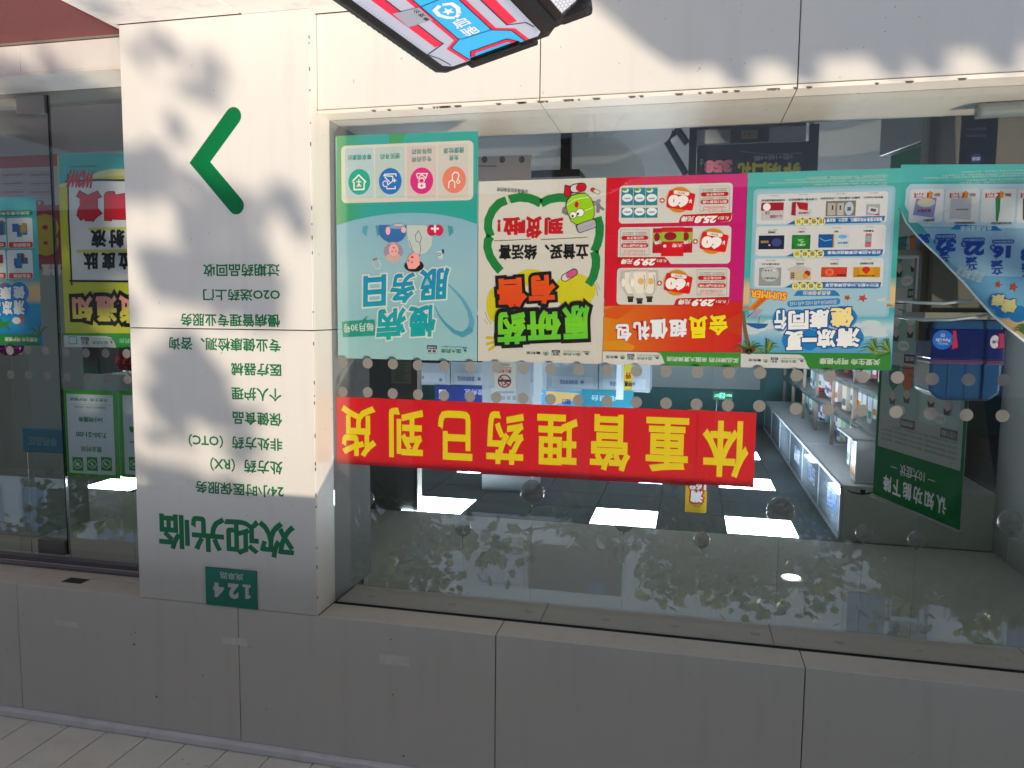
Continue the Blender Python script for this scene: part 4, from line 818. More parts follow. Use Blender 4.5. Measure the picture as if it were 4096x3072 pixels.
def pack(pr, b, base, kind, L=1):
    x0, y0, x1, y1 = b; w_, h_ = x1-x0, y1-y0; pr.rect(b, base, L)
    f = lambda a, c: (x0+w_*a, y0+h_*c)
    def bb(a, c, d, e): return (x0+w_*a, y0+h_*c, x0+w_*d, y0+h_*e)
    if kind == 'half': pr.rect(bb(0, 0, 1, 0.45), '#b3202e', L+0.5); pr.disc(x0+w_*0.25, y0+h_*0.25, w_*0.17, '#f0ecec', L+1); pr.text('15', bb(0.18, 0.5, 0.36, 0.68), '#a22733', L+1, bold=0.03); pr.text('iCan 三诺爱看', bb(0.4, 0.7, 0.94, 0.88), '#a22733', L+1, bold=0.01)
    if kind == 'angled': pr.poly([f(0, 0.9), f(0.05, 0.05), f(0.24, 0), f(0.22, 0.95)], '#b3202e', L+0.5); pr.poly([f(0.24, 0.02), f(0.86, 0.1), f(0.8, 0.6), f(0.4, 0.5)], '#c22634', L+0.6); pr.rect(bb(0.82, 0.0, 1.0, 0.5), '#cfd6da', L+1); pr.text('血糖试条', bb(0.35, 0.7, 0.86, 0.84), '#a22733', L+1, bold=0.01)
    if kind == 'photo': pr.rect(bb(0.06, 0.15, 0.32, 0.95), '#c9c2ba', L+0.5); pr.rect(bb(0.38, 0.15, 0.6, 0.95), '#d3cdc6', L+0.5); pr.disc(x0+w_*0.78, y0+h_*0.5, w_*0.15, '#cfe0ee', L+0.6, ry=h_*0.44); pr.rect(bb(0.72, 0.4, 0.84, 0.65), '#5a5f6a', L+1); pr.rect(bb(0.2, 0.3, 0.25, 0.6), '#4a4440', L+1); pr.rect(bb(0.46, 0.3, 0.51, 0.6), '#4a4440', L+1)
    if kind == 'meter': pr.rect(bb(0.16, 0.28, 0.85, 0.8), '#eceef0', L+0.5, r=14, rot=-12); pr.rect(bb(0.32, 0.4, 0.72, 0.66), '#5a6068', L+1, rot=-12); pr.rect(bb(0.66, 0.88, 0.98, 1.0), '#b93040', L+1)
    if kind == 'night': pr.disc(x0+w_*0.7, y0+h_*0.5, w_*0.2, '#4a4f8e', L+0.5, ry=h_*0.3); pr.disc(x0+w_*0.42, y0+h_*0.7, w_*0.04, '#e0b9a0', L+1); pr.text('酒黄精', bb(0.08, 0.36, 0.4, 0.56), '#b9a06a', L+1, bold=0.02)
    if kind == 'leaf': pr.disc(x0+w_*0.45, y0+h_*0.45, w_*0.42, '#2f9440', L+0.5, ry=h_*0.42); pr.stroke([f(0.35, 0.35), f(0.62, 0.3), f(0.4, 0.42), f(0.66, 0.46), f(0.5, 0.55)], 14, '#a9d08c', L+1); pr.text('火麻仁', bb(0.28, 0.62, 0.74, 0.78), '#eef2e0', L+1, bold=0.03)
    if kind == 'cotton': pr.rect(bb(0.0, 0, 0.48, 1), '#2460a8', L+0.5); pr.rect(bb(0.47, 0, 0.51, 1), '#e09a3a', L+0.8); pr.stroke([f(0.06, 0.3), f(0.2, 0.5), f(0.42, 0.4)], 10, '#7fb3e0', L+1); pr.disc(x0+w_*0.78, y0+h_*0.18, w_*0.14, '#6fb3e6', L+1, ry=h_*0.14); pr.text('棉片', bb(0.6, 0.55, 0.95, 0.72), '#3a72b8', L+1, bold=0.015)
    if kind == 'tube': pr.rect(bb(0.1, 0.2, 0.9, 0.6), '#8ecfc4', L+0.5); pr.text('白', bb(0.3, 0.6, 0.75, 0.75), '#b8385c', L+1, bold=0.03)
    if kind == 'bottle': pr.disc(x0+w_*0.5, y0+h_*0.35, w_*0.4, '#d5d8d8', L+0.5, ry=h_*0.42); pr.text('多维元素片', bb(0.22, 0.52, 0.78, 0.64), '#4a4f4c', L+1, bold=0.01); [pr.disc(x0+w_*(0.3+0.13*k), y0+h_*0.16, w_*0.035, ['#3a4a7a', '#b8303e', '#7f9a86', '#f0f0f0'][k], L+1) for k in range(4)]
    if kind == 'carton': pr.poly([f(-0.16, 0.1), f(0.4, -0.25), f(1.0, 0.05), f(0.95, 0.2), f(0.0, 0.3)], '#ddd3cc', L+0.4); pr.disc(x0+w_*0.82, y0+h_*0.45, w_*0.14, '#9a2c30', L+0.8); pr.disc(x0+w_*0.72, y0+h_*0.68, w_*0.12, '#d9963a', L+1); pr.text('右归', bb(0.05, 0.35, 0.22, 0.9), '#2a2624', L+1, bold=0.02)
    if kind == 'red': pr.disc(x0+w_*0.32, y0+h_*0.5, w_*0.18, '#f08a6a', L+0.5, ry=h_*0.36); pr.disc(x0+w_*0.32, y0+h_*0.5, w_*0.09, base, L+0.8, ry=h_*0.2); pr.text('生脉饮', bb(0.6, 0.7, 0.96, 0.9), '#4a1a16', L+1, bold=0.03)
    if kind == 'heart': pr.rect(bb(0.22, 0, 0.75, 1), '#efb245', L+0.4); pr.disc(x0+w_*0.48, y0+h_*0.25, w_*0.15, '#d83a26', L+0.6, ry=h_*0.3); pr.poly([f(0.34, 0.35), f(0.62, 0.35), f(0.48, 0.72)], '#d83a26', L+0.9); pr.text('复方阿胶浆', bb(0.14, 0.76, 0.8, 0.92), '#3a2414', L+1.2, bold=0.02)
p = Print(y4-2.4*EPS, 'O')
for tl, b, base, kind in (('O', (285, 505, 585, 740), '#dcd9dc', 'half'), ('O', (685, 492, 960, 690), '#e6e2e2', 'angled'), ('O', (1150, 480, 1550, 685), '#8f8880', 'photo'), ('O', (1690, 525, 1875, 675), '#bfc0c6', 'meter'),
                          ('O', (250, 945, 592, 1130), '#1c1f3c', 'night'), ('O', (695, 938, 943, 1128), '#2f7f36', 'leaf'), ('O', (1052, 930, 1468, 1108), '#e4ebf0', 'cotton'), ('O', (1680, 918, 1762, 1102), '#e07a96', 'tube'),
                          ('P', (320, 36, 618, 280), '#a9aeae', 'bottle'), ('P', (735, 40, 1020, 205), '#e3cfae', 'carton'), ('P', (1156, 30, 1500, 162), '#e2523a', 'red'), ('P', (1586, 30, 1943, 166), '#e0a32f', 'heart')):
    p.tile(tl); pack(p, b, base, kind)
p.build('product_picture', t)
p = Print(y4-2.4*EPS, 'O')
for tl, s_, b in (('O', '持续葡萄糖监测系统', (288, 460, 602, 488)), ('O', '三诺安稳+血糖测试仪', (650, 448, 1038, 478)), ('O', '血糖仪+血糖试纸+一次性采血针', (1078, 430, 1612, 460)), ('O', '臂式电子血压计', (1655, 420, 1918, 448)), ('O', '酒黄精', (378, 888, 478, 918)), ('O', '火麻仁', (768, 882, 872, 910)), ('O', '棉片', (1256, 878, 1318, 906)), ('O', '希露棉片', (1652, 870, 1796, 898)),
                 ('O', '多维元素片(29)', (290, 1312, 530, 1342)), ('O', '右归丸', (752, 1310, 858, 1340)), ('O', '生脉饮', (1212, 1308, 1318, 1338)), ('O', '复方阿胶浆', (1606, 1305, 1792, 1335))): p.tile(tl); p.text(s_, b, '#3a3636', 1, bold=0.014)
for b in ((380, 865, 500, 880), (790, 845, 880, 858), (1230, 835, 1350, 848), (1680, 825, 1790, 838), (350, 1272, 480, 1286), (750, 1268, 870, 1280), (1210, 1262, 1330, 1276), (1640, 1255, 1760, 1268), (390, 405, 505, 418), (790, 392, 905, 404), (1290, 382, 1410, 395), (1730, 368, 1850, 382)): p.tile('O'); p.text('零售价: 39.8元', b, '#6a6666', 1, bold=0.0)
p.build('caption', t)
p = Print(y4, 'O')
for s_, b in (('1.处方药凭医师处方购买和使用。4.医疗器械请仔细阅读产品说明书或在医务人员的指导下购买使用。', (600, 170, 1975, 196)), ('5.保健食品不是药物，不能代替药物治疗疾病。请按说明书使用。', (890, 140, 1985, 166)), ('1.含麻黄碱复方制剂凭身份证登记购买。2.非处方药请仔细阅读药品使用说明书并按说明使用或在药师指导下购买和使用', (385, 208, 1975, 234)), ('处方药、特殊药、医保、团购、活动商品、器械商品均不参加活动，活动不重复参与', (985, 240, 1975, 264)), ('温馨提示：更多活动入店垂询，具体细则以店内公布为准，均以门店实际为准', (840, 275, 1975, 300))): p.text(s_, b, '#dff0ea', 1, bold=0.0)
p.build('fine_print', t)
p = Print(y4-EPS, 'P'); p.poly([(785, 414), (830, 350), (870, 340), (1330, 338), (1375, 365), (1410, 414)], '#3f86c4', 1.2); p.text('会员多倍积分', (906, 346, 1285, 404), '#f0f4f6', 2, bold=0.035); p.rect((700, 462, 1410, 548), '#3f93d4', 1.2, r=40, rot=3.5); p.text('活动时间:6月10日-6月13日', (738, 478, 1370, 534), '#eef4f8', 2, bold=0.014, rot=3.2); p.build('date_label', t)
p = Print(y4-2*EPS, 'P'); p.text('SUMMER', (205, 352, 690, 452), '#f7c25a', 3, bold=0.03, under='#e8692a', ub=0.11, rot=-5); p.build('summer_lettering', t)
p = Print(y4-1.5*EPS, 'P')
ws = (('健', (1272, 565, 1592, 835)), ('康', (990, 592, 1262, 858)), ('同', (712, 610, 985, 862)), ('行', (528, 602, 692, 868)), ('清', (1355, 845, 1680, 1105)), ('凉', (1092, 860, 1350, 1112)), ('一', (895, 975, 1098, 1032)), ('夏', (668, 882, 915, 1140)))
for k, (s_, b) in enumerate(ws): p.disc((b[0]+b[2])/2, (b[1]+b[3])/2, (b[2]-b[0])*0.66, '#4db0e8', 0.2+k*0.04, ry=max(150, (b[3]-b[1])*0.6))
for k, (s_, b) in enumerate(ws): p.disc((b[0]+b[2])/2, (b[1]+b[3])/2, (b[2]-b[0])*0.62, '#2d8ad2', 0.8+k*0.04, ry=max(140, (b[3]-b[1])*0.56))
for k, (s_, b) in enumerate(ws): p.text(s_, b, '#f3e2a0' if k in (0,) else '#f3f4f2', 3, bold=0.045, under='#1f4f9c', ub=0.1, rot=2)
p.build('headline', t)
def footer(t, y, tile, g, w_, tb, lb):
    p = Print(y, tile); p.poly(g, '#3f903e', 2); p.poly(w_, '#ecebea', 3) if w_ else None; p.text('关爱生命 呵护健康', tb, '#e6eee0', 3, bold=0.025); p.build('footer', t)
    if lb: s = Print(y-2.6*EPS, tile); logos(s, *lb); s.build('logo_row', t)
footer(t, y4, 'P', [(82, 1172), (2092, 1190), (2085, 1410), (76, 1370)], [(80, 1188), (870, 1202), (915, 1225), (945, 1280), (965, 1340), (1002, 1390), (76, 1370)], (1130, 1252, 1945, 1340), (180, 930, 1240, 1312))
# ---- 5: the same kind of poster, its upper right corner torn loose
t = thing('poster', 'turquoise beach poster with one corner peeled away, showing 32, 22 and 16', 'poster')
y5 = YP+0.002
edge = [(405, 322), (398, 430), (388, 560), (392, 640), (440, 740), (520, 836), (600, 915), (690, 1000), (760, 1075), (850, 1165), (960, 1295), (1060, 1405), (1170, 1500), (1300, 1600)]
sh = paper('sheet', t, None, y5, grad('beach print two', [(0.0, '#57b9b4'), (0.28, '#5ab8b6'), (0.34, '#7fb9d6'), (0.64, '#6fa9d0'), (0.66, '#e3c594'), (0.72, '#e6c793'), (0.75, '#4fa9b4'), (0.82, '#a9cfe0'), (1.0, '#2b7fb8')], 2), 'D', pts=edge+[(1640, 1850), (1960, 2050), (1960, 316)])
p = Print(y5, 'D')
p.poly([(440, 500), (470, 462), (1940, 458), (1940, 800), (560, 770), (470, 690), (430, 610)], '#c4dfee', 1)
for x0 in (462, 720, 982, 1240, 1500):
    p.rect((x0, 498, x0+245, 740), '#e9ebee', 2, r=24)
p.poly([(562, 775), (1940, 800), (1940, 1150), (880, 1120), (760, 1030)], '#a9cfe8', 1.4)
p.build('product_panel', t)
p = Print(y5-2*EPS, 'D')
for x0, n_ in ((500, '8'), (756, '6'), (1012, '4'), (1268, '9')):
    p.rect((x0, 525, x0+130, 560), '#c92a30', 1); p.text(n_+'元', (x0+8, 518, x0+92, 566), '#f0ecec', 2, bold=0.05); p.poly([(x0+100, 560), (x0+110, 510), (x0+135, 525), (x0+125, 562)], '#e09a3a', 1.5)
    p.text('超值价', (x0+140, 528, x0+186, 552), '#b8484a', 1, bold=0.01)
p.poly([(490, 685), (515, 560), (662, 560), (640, 705)], '#8f96c8', 1); p.disc(585, 595, 65, '#d9d3c0', 1.5, ry=32); p.text('西洋参片', (520, 640, 620, 668), '#8a3a52', 2, bold=0.03)
p.poly([(752, 712), (765, 560), (915, 560), (905, 720)], '#c8cad0', 1); p.rect((800, 640, 890, 650), '#8a8a92', 2); p.poly([(1088, 730), (1085, 560), (1122, 560), (1118, 640), (1102, 735)], '#3f8f5a', 1); p.poly([(1282, 720), (1284, 560), (1420, 560), (1415, 725)], '#3a3f48', 1)
p.text('西洋参片', (566, 712, 646, 732), '#4a4646', 2, bold=0.02); p.text('可复美透明质酸钠修复贴', (790, 734, 940, 752), '#4a4646', 2, bold=0.01); p.text('隆力奇花露水驱蚊', (1052, 736, 1198, 754), '#4a4646', 2, bold=0.01)
p.build('product_picture', t)
p = Print(y5-EPS, 'D'); p.poly([(760, 790), (800, 755), (1090, 765), (1135, 800)], '#2f86c4', 1); p.text('会员超值秒杀', (830, 762, 1060, 800), '#d3e8f4', 2, bold=0.03)
for s_, b in (('32', (648, 858, 800, 950)), ('22', (850, 880, 1005, 978)), ('16', (1060, 905, 1195, 1000)), ('8', (1265, 925, 1345, 1020)), ('30', (520, 820, 612, 890))): p.text(s_, b, '#2a4fa8', 1.5, bold=0.075)
for a, b in ((660, 872), (858, 895), (1066, 918)): p.disc(a, b, 22, '#2a4fa8', 2); p.text('元', (a-12, b-12, a+12, b+12), '#cfe0ee', 3, bold=0.02)
for s_, b in (('立减', (680, 945, 752, 1030)), ('立减', (868, 985, 955, 1090)), ('立减', (1050, 1010, 1140, 1120)), ('立减', (1270, 1030, 1340, 1140))):
    x0, y0, x1, y1 = b; ym = (y0+y1)/2; p.text('减', (x0, y0, x1, ym-2), '#2a4fa8', 1.5, bold=0.045, rot=3); p.text('立', (x0+4, ym+2, x1, y1), '#2a4fa8', 1.5, bold=0.045, rot=3)
for s_, b in (('会员消费满168元', (650, 822, 800, 858)), ('会员消费满128元', (846, 848, 1008, 882)), ('会员消费满98元', (1058, 862, 1222, 892))): p.rect(b, '#2f5fae', 1.4, r=16); x0, y0, x1, y1 = b; p.text(s_, (x0+8, y0+8, x1-8, y1-8), '#cfe0ee', 2, bold=0.01)
p.build('discount_lettering', t)
p = Print(y5-EPS, 'D')
for s_, b in (('超值满额减', (800, 1070, 1000, 1150)),): p.text(s_, b, '#cfe8ee', 2, bold=0.02, rot=-20)
for cx, cy, r_ in ((1105, 1188, 30), (1215, 1205, 38)): p.poly([(cx+r_*(1 if k % 2 == 0 else 0.45)*math.cos(math.radians(36*k)), cy+r_*(1 if k % 2 == 0 else 0.45)*math.sin(math.radians(36*k))) for k in range(10)], '#c24a3e', 2)
for k, (a, b) in enumerate(((1150, 1370), (1250, 1400), (1100, 1310), (1380, 1450))): p.disc(a, b, 70, '#2a7fc0', 1+k*0.1, ry=60)
for s_, b in (('康', (1050, 1255, 1150, 1345)), ('健', (1120, 1290, 1240, 1390))): p.text(s_, b, '#e3d79a', 3, bold=0.05, under='#1f4f9c', ub=0.1)
for k in range(7):
    a = math.radians(60+16*k); p.stroke([(1290, 1540), (1290+50*math.cos(a), 1540-70*math.sin(a)), (1290+95*math.cos(a), 1540-90*math.sin(a)+20)], 14, ['#5f8546', '#3f6a36'][k % 2], 2+k*0.05, True, 3)
p.build('beach_picture', t)
p = Print(y5, 'D')
for k, (a, b) in enumerate((((840, 400), (1940, 345)), ((700, 375), (1900, 392)), ((570, 393), (1940, 412)), ((880, 415), (1940, 432)), ((830, 432), (1940, 450)))): p.text('处方药凭医师处方购买和使用。医疗器械请仔细阅读产品说明书或在医务人员的指导下购买使用，活动不重复参与', (a[0], a[1] if k else 352, 1940, (a[1] if k else 352)+14), '#d3ece8', 1, bold=0.0)
p.build('fine_print', t)
m = MB(); pts = [on_y(*q('D', *a), y5-0.002) for a in edge[3:]]
m.tube(pts, 0.0026, 8, 0.0045); m.build('curled_edge', mat('paper back', '#dfe6e4', rough=0.3), t, smooth=True)
# ---- the red banner: eight A4 sheets, one character each
ban = '体重管理药已到货'
xs = [(1505, 1631, 889, 1050), (1380, 1507, 884.5, 1046), (1262, 1382, 880, 1040), (1147, 1264, 875.5, 1033), (1037, 1149, 871, 1027), (931, 1039, 867, 1018), (825, 933, 863, 1010), (727, 827, 858.5, 1004)]
ch_box = [('G', (822, 568, 1195, 1025)), ('G', (368, 542, 712, 982)), ('a5', (1612, 1026, 1875, 1392)), ('a5', (1268, 1026, 1530, 1355)), ('a5', (940, 1008, 1183, 1350)), ('a5', (626, 1003, 850, 1322)), ('a5', (310, 985, 532, 1308)), ('a5', (2, 968, 228, 1300))]
wh = ['end sheet farthest from the pillar, reading 体', 'second from the end, reading 重', 'third from the end, reading 管', 'fourth from the end, reading 理', 'fourth from the pillar, reading 药', 'third from the pillar, reading 已', 'second from the pillar, reading 到', 'next to the pillar, reading 货']
for k in range(8):
    t = thing('banner_sheet', 'red banner sheet with one big yellow character, '+wh[k], 'sign', 'red banner sheets in the shop window')
    x0, x1, y0, y1 = xs[k]; yy = YP+0.001+0.0022*(k % 2)
    paper('sheet', t, (x0, y0, x1, y1), yy, mat('red sheet', '#e60e1b', rough=0.38, spec=0.5, noise=0.03), th=0.001)
    p = Print(yy, ch_box[k][0]); p.text(ban[k], ch_box[k][1], mat('yellow letter', '#ffe000', rough=0.4), 1, bold=0.026); p.build('character', t)
# ---- frosted dots on the glass
D1 = [(1471, 1453), (1572, 1456), (1672, 1461), (1777, 1464), (1881, 1467), (1987, 1470), (2094, 1474), (2204, 1476), (2316, 1479), (2430, 1481), (2546, 1484), (2665, 1486), (2790, 1489), (2915, 1491), (3041, 1492), (3187, 1502), (3318, 1505), (3451, 1508), (3590, 1510), (3729, 1516), (3874, 1519), (4017, 1521)]
D2 = [(1371, 1567), (1471, 1569), (1571, 1574), (1672, 1578), (1776, 1582), (1880, 1586), (1985, 1590), (2092, 1593), (2202, 1597), (2313, 1601), (2428, 1605), (2545, 1609), (2664, 1613), (2786, 1617), (2911, 1621), (3037, 1624), (3184, 1635), (3314, 1639), (3446, 1643), (3584, 1648), (3722, 1654), (3865, 1660), (4010, 1663)]
D1.insert(0, (1371, 1450))
def dots(pts, y, row, where):
    Z = [on_y(*a, y) for a in pts]; n = len(Z)
    for i, pz_ in enumerate(Z):
        m = MB(); m.lathe((0, 0, 0), [(0.0, -0.0004), (0.0225, -0.0004), (0.0225, 0.0004), (0.0, 0.0004)], 26)
        o = m.build('dot_sticker', DOTM, None)
        me = o.data; me.transform(Matrix.Translation((pz_[0], y-0.0007, pz_[2])) @ Matrix.Rotation(math.pi/2, 4, 'X'))
        tag(o, 'frosted dot sticker, %s from the pillar, row %s, %s' % (ORD2[i], row, where), 'sticker', 'frosted dot stickers on the '+where)
ORD2 = ORD+['twenty-first', 'twenty-second', 'twenty-third', 'twenty-fourth', 'twenty-fifth']
dots(D1, YG-0.005, 'touching the posters', 'shop window'); dots(D2, YG-0.005, 'along the red banner', 'shop window')
a4 = lambda x, y: q('a4', x, y)
dots([a4(820, 632), a4(685, 630), a4(558, 628), a4(430, 625)], YD-0.004, 'touching the poster', 'door sidelight'); dots([a4(826, 800), a4(694, 795), a4(565, 790), a4(436, 785)], YD-0.004, 'nearer the opening hours sign', 'door sidelight')
dots([a4(296, 615), a4(180, 608), a4(65, 612)], YD, 'touching the poster', 'glass door'); dots([a4(306, 777), a4(187, 772), a4(70, 768)], YD, 'nearer the blue sign', 'glass door')
# ---- clear balloons hanging from the ceiling
for i, (bx_, by_, r_, yy, lab) in enumerate(((793, 1077, 15, 0.9, 'small clear balloon nearest the pillar'), (1150, 1063, 25.5, 1.3, 'clear balloon near the banner sheet reading 药'), (1348, 1127, 20.5, 1.5, 'clear balloon at the edge of the middle lit ceiling panel'),
                                            (1516, 1166, 16.5, 1.0, 'small clear balloon near the plain gap between two lit ceiling panels'), (1686, 1104, 27.5, 1.2, 'largest clear balloon, over the lit panel near the wall cabinet'), (1866, 1151, 15, 0.9, 'small clear balloon before the dull green end wall'),
                                            (2183, 1127, 20.5, 1.0, 'clear balloon farthest from the pillar, beyond the green stand'), (1000, 1140, 17, 1.6, 'faint clear balloon behind the reflection of the white lattice'), (1980, 1165, 15, 1.1, 'faint clear balloon at the corner of the green stand\'s title'))):
    k = 4096/2212; c = on_y(bx_*k, by_*k, yy); d = np.linalg.norm(c-CAM); r = r_*k/FOC*d
    t = thing('balloon', lab, 'balloon', 'clear balloons hanging in the window')
    m = MB(); N = 16; prof = [(max(0.0015, r*math.sin(math.pi*j/N)*(1-0.06*math.cos(math.pi*j/N))), -r*1.06*math.cos(math.pi*j/N)) for j in range(N+1)]
    m.lathe(c, prof, 28); m.build('skin', BALL, t, smooth=True)
    m = MB(); m.lathe((c[0], c[1], c[2]+r*1.05), [(0.004, 0), (0.007, 0.008), (0.002, 0.014)], 10); m.build('knot', mat('knot film', '#b9b6b2', rough=0.3), t, smooth=True)
    m = MB(); m.tube([(c[0], c[1], c[2]+r*1.05+0.01), (c[0]+0.004, c[1], c[2]+r+0.25), (c[0], c[1], CZ)], 0.0011, 5); m.build('string', mat('nylon string', '#c4c6c4', rough=0.3), t)
# ================================================================== NEAR THINGS IN THE WINDOW
# green roll-up banner standing at an angle
t = thing('rollup_banner', 'green and white roll-up banner with comic panels, behind the water pack', 'banner')
A0 = Vector((-1.215, 0.86, 0)); B0 = Vector((-1.0, 1.53, 0)); U = (B0-A0).normalized(); WB = (B0-A0).length; TOP, BOT = 0.955, -0.83
Nn = Vector((U.y, -U.x, 0))                                 # towards the window's right part and the street
if Nn.dot(Vector((1, -1, 0))) < 0: Nn = -Nn
fr = (A0+Vector((0, 0, BOT))+Nn*0.0012, U, Vector((0, 0, 1)), Nn); HB = TOP-BOT
m = MB(); Mx = Matrix.Translation(A0) @ Matrix.Rotation(math.atan2(U.y, U.x), 4, 'Z')
m.box(0, WB, -0.001, 0.001, BOT, TOP, Mx); m.build('sheet', mat('banner vinyl', '#b9c2bb', rough=0.85, spec=0.1), t)
m = MB(); m.tube([A0+Vector((0, 0, TOP+0.006))-U*0.01, B0+Vector((0, 0, TOP+0.006))+U*0.01], 0.011, 10); m.build('top_rail', STEEL, t)
m = MB(); m.box(-0.03, WB+0.03, -0.05, 0.05, FL, BOT-0.002, Mx); m.build('base', STEEL, t, bevel=0.006)
m = MB(); m.tube([(A0+B0)/2-Nn*0.03+Vector((0, 0, BOT)), (A0+B0)/2-Nn*0.012+Vector((0, 0, TOP))], 0.008, 8); m.build('pole', BLACK, t)
GB = mat('banner green', '#0a7a44', rough=0.85, spec=0.08, noise=0.05)
p = Print(frame=(fr[0], U, fr[2], Nn)); p.y = None
p.rect((0, HB-0.27, WB, HB), GB, 1.5); p.rect((0, 0, 0.022, HB-0.27), GB, 1.5); p.rect((WB-0.022, 0, WB, HB-0.27), GB, 1.5); p.rect((0.022, 0, WB-0.022, 0.16), GB, 1.5); p.build('green_border', t)
p = Print(frame=(fr[0], U, fr[2], Nn))
for k, c_ in enumerate('认知功能下降'): p.text(c_, (0.10+0.088*k, HB-0.13, 0.172+0.088*k, HB-0.045), '#d6e2dc', 3.5, bold=0.03)
p.text('10大症状', (0.27, HB-0.215, 0.47, HB-0.155), '#d6e2dc', 3.5, bold=0.012); p.stroke([(0.19, HB-0.185), (0.24, HB-0.185)], 0.004, '#d6e2dc', 3.5); p.stroke([(0.50, HB-0.185), (0.55, HB-0.185)], 0.004, '#d6e2dc', 3.5); p.build('title', t)
p = Print(frame=(fr[0], U, fr[2], Nn))
for k in range(4): p.text('认知功能下降是逐渐出现的疾病，中国六十岁以上人群中患者众多，早发现早干预', (0.05, HB-0.325-0.024*k, WB-0.05-0.1*(k == 3), HB-0.311-0.024*k), '#4a6a5a', 1, bold=0.0)
p.build('small_print', t)
p = Print(frame=(fr[0], U, fr[2], Nn)); rr = random.Random(6)
def comic(p, x, z, kind, lab, num):
    wq, hq = 0.29, 0.26
    p.rect((x, z, x+wq, z+hq), '#9dbdb0' if kind % 2 else '#b9cfc6', 1)
    p.rect((x+0.01, z+hq+0.005, x+0.13, z+hq+0.05), '#3a2722', 2); p.text(num+lab, (x+0.018, z+hq+0.014, x+0.122, z+hq+0.04), '#d8d2cc', 3, bold=0.01)
    for j, cx in enumerate((x+0.09, x+0.21)):
        cz = z+0.17-0.02*((kind+j) % 2); p.poly([(cx-0.05, z), (cx-0.04, z+0.10), (cx, z+0.135), (cx+0.04, z+0.10), (cx+0.05, z)], ['#e2e2da', '#c46a3e', '#3f7d6a', '#e6e3dc'][(kind+j) % 4], 2+0.1*j)
        p.disc(cx, cz, 0.026, '#d8bfae', 3+0.1*j, ry=0.032); p.poly([(cx-0.028, cz), (cx-0.02, cz+0.034), (cx+0.02, cz+0.034), (cx+0.028, cz), (cx, cz+0.016)], '#2e221e', 3.5+0.1*j)
        p.stroke([(cx-0.04, z+0.10), (cx-0.06, z+0.05), (cx-0.01, z+0.04)], 0.004, '#332c28', 4)
    p.disc(x+0.14, z+hq-0.035, 0.05, '#e6e8e2', 4, ry=0.026); p.text('怎么忘记了', (x+0.105, z+hq-0.044, x+0.175, z+hq-0.027), '#4a4a44', 5, bold=0.0)
    p.stroke([(x+0.02, z+0.01), (x+0.27, z+0.012)], 0.004, '#332c28', 4)
for r_ in range(4):
    for c in (0, 1): comic(p, 0.045+0.315*c, HB-0.71-0.325*r_, r_*2+c, ['记忆力减退', '情绪障碍', '计算力差', '迷路', '性格改变', '语言障碍', '判断力差', '忘东西'][r_*2+c], str(r_*2+c+1))
p.build('comic_panel', t)
# shrink-wrapped pack of water bottles on a stand, left of the banner's foot
YW = 0.62
t = thing('water_pack', 'blue shrink-wrapped pack of bottled water standing in the window', 'bottle pack')
def pt(x, y, yy): return on_y(*q('D', x, y), yy)
c0, c1 = pt(640, 1500, YW), pt(1150, 1500, YW)
zt_ = float(on_y(*q('E', 900, 420), YW)[2]); zb_ = float(pt(900, 1440, YW)[2]); X0, X1 = float(c1[0]), float(c0[0])
zl0, zl1 = float(pt(900, 1510, YW)[2]), float(on_y(*q('E', 900, 78), YW)[2])
m = MB(); prof = [(X0+0.012, zb_), (X1-0.012, zb_), (X1, zb_+0.02), (X1+0.004, zl1), (X1+0.002, zt_-0.035), (X1-0.04, zt_), (X0+0.04, zt_), (X0-0.002, zt_-0.035), (X0-0.004, zl1), (X0, zb_+0.02)]
m.prism(prof, YW+0.002, YW+0.24, lambda a, b, h: (a, h, b)); m.build('wrapped_bottles', mat('blue film', '#24507f', rough=0.22, noise=0.12, nscale=12, coat=0.3), t, bevel=0.012)
m = MB(); m.box(X0-0.006, X1+0.006, YW-0.003, YW+0.2, zl0, zl1); m.build('label_sleeve', mat('deep blue sleeve', '#0c1b60', rough=0.25, coat=0.4), t, bevel=0.004)
m = MB(); m.box(X0-0.007, X1+0.007, YW-0.005, YW+0.19, zl1, zl1+0.018); m.build('purple_band', mat('purple band', '#5a3560', rough=0.3), t, bevel=0.003)
p = Print(YW-0.003, 'D'); p.disc(705, 1585, 75, '#2f6fd0', 1, ry=70); p.text('Pure Life', (655, 1575, 758, 1602), '#dfe6f4', 2, bold=0.025); p.text('TSINGTAO', (668, 1606, 745, 1620), '#dfe6f4', 2, bold=0.015); p.text('优活', (690, 1540, 722, 1566), '#dfe6f4', 2, bold=0.02)
p.disc(1080, 1600, 34, '#d8d4de', 1, ry=48); p.text('12瓶', (1062, 1590, 1098, 1612), '#3a2f6a', 2, bold=0.02); p.poly([(780, 1520), (800, 1520), (815, 1640), (770, 1655)], '#c43a5a', 1); p.poly([(1110, 1540), (1145, 1540), (1145, 1640), (1100, 1650)], '#b8305a', 1); p.build('label_print', t)
m = MB()
for k in range(3): xx = X0+(X1-X0)*(k+1)/4; m.box(xx-0.002, xx+0.002, YW-0.0005, YW+0.0018, zl1+0.02, zt_-0.015)
m.build('film_fold', mat('film fold', '#274f7a', rough=0.3), t)
t2 = thing('display_stand', 'low pale display stand carrying the water pack', 'stand')
m = MB(); m.box(X0-0.16, X1+0.04, YW-0.01, YW+0.34, zb_-0.03, zb_-0.001); m.build('top', mat('stand top', '#858277', rough=0.5), t2, bevel=0.004)
m = MB(); m.box(X0-0.13, X1+0.01, YW+0.02, YW+0.3, FL, zb_-0.031); m.build('body', mat('stand body', '#605c50', rough=0.6, noise=0.08), t2, bevel=0.004)
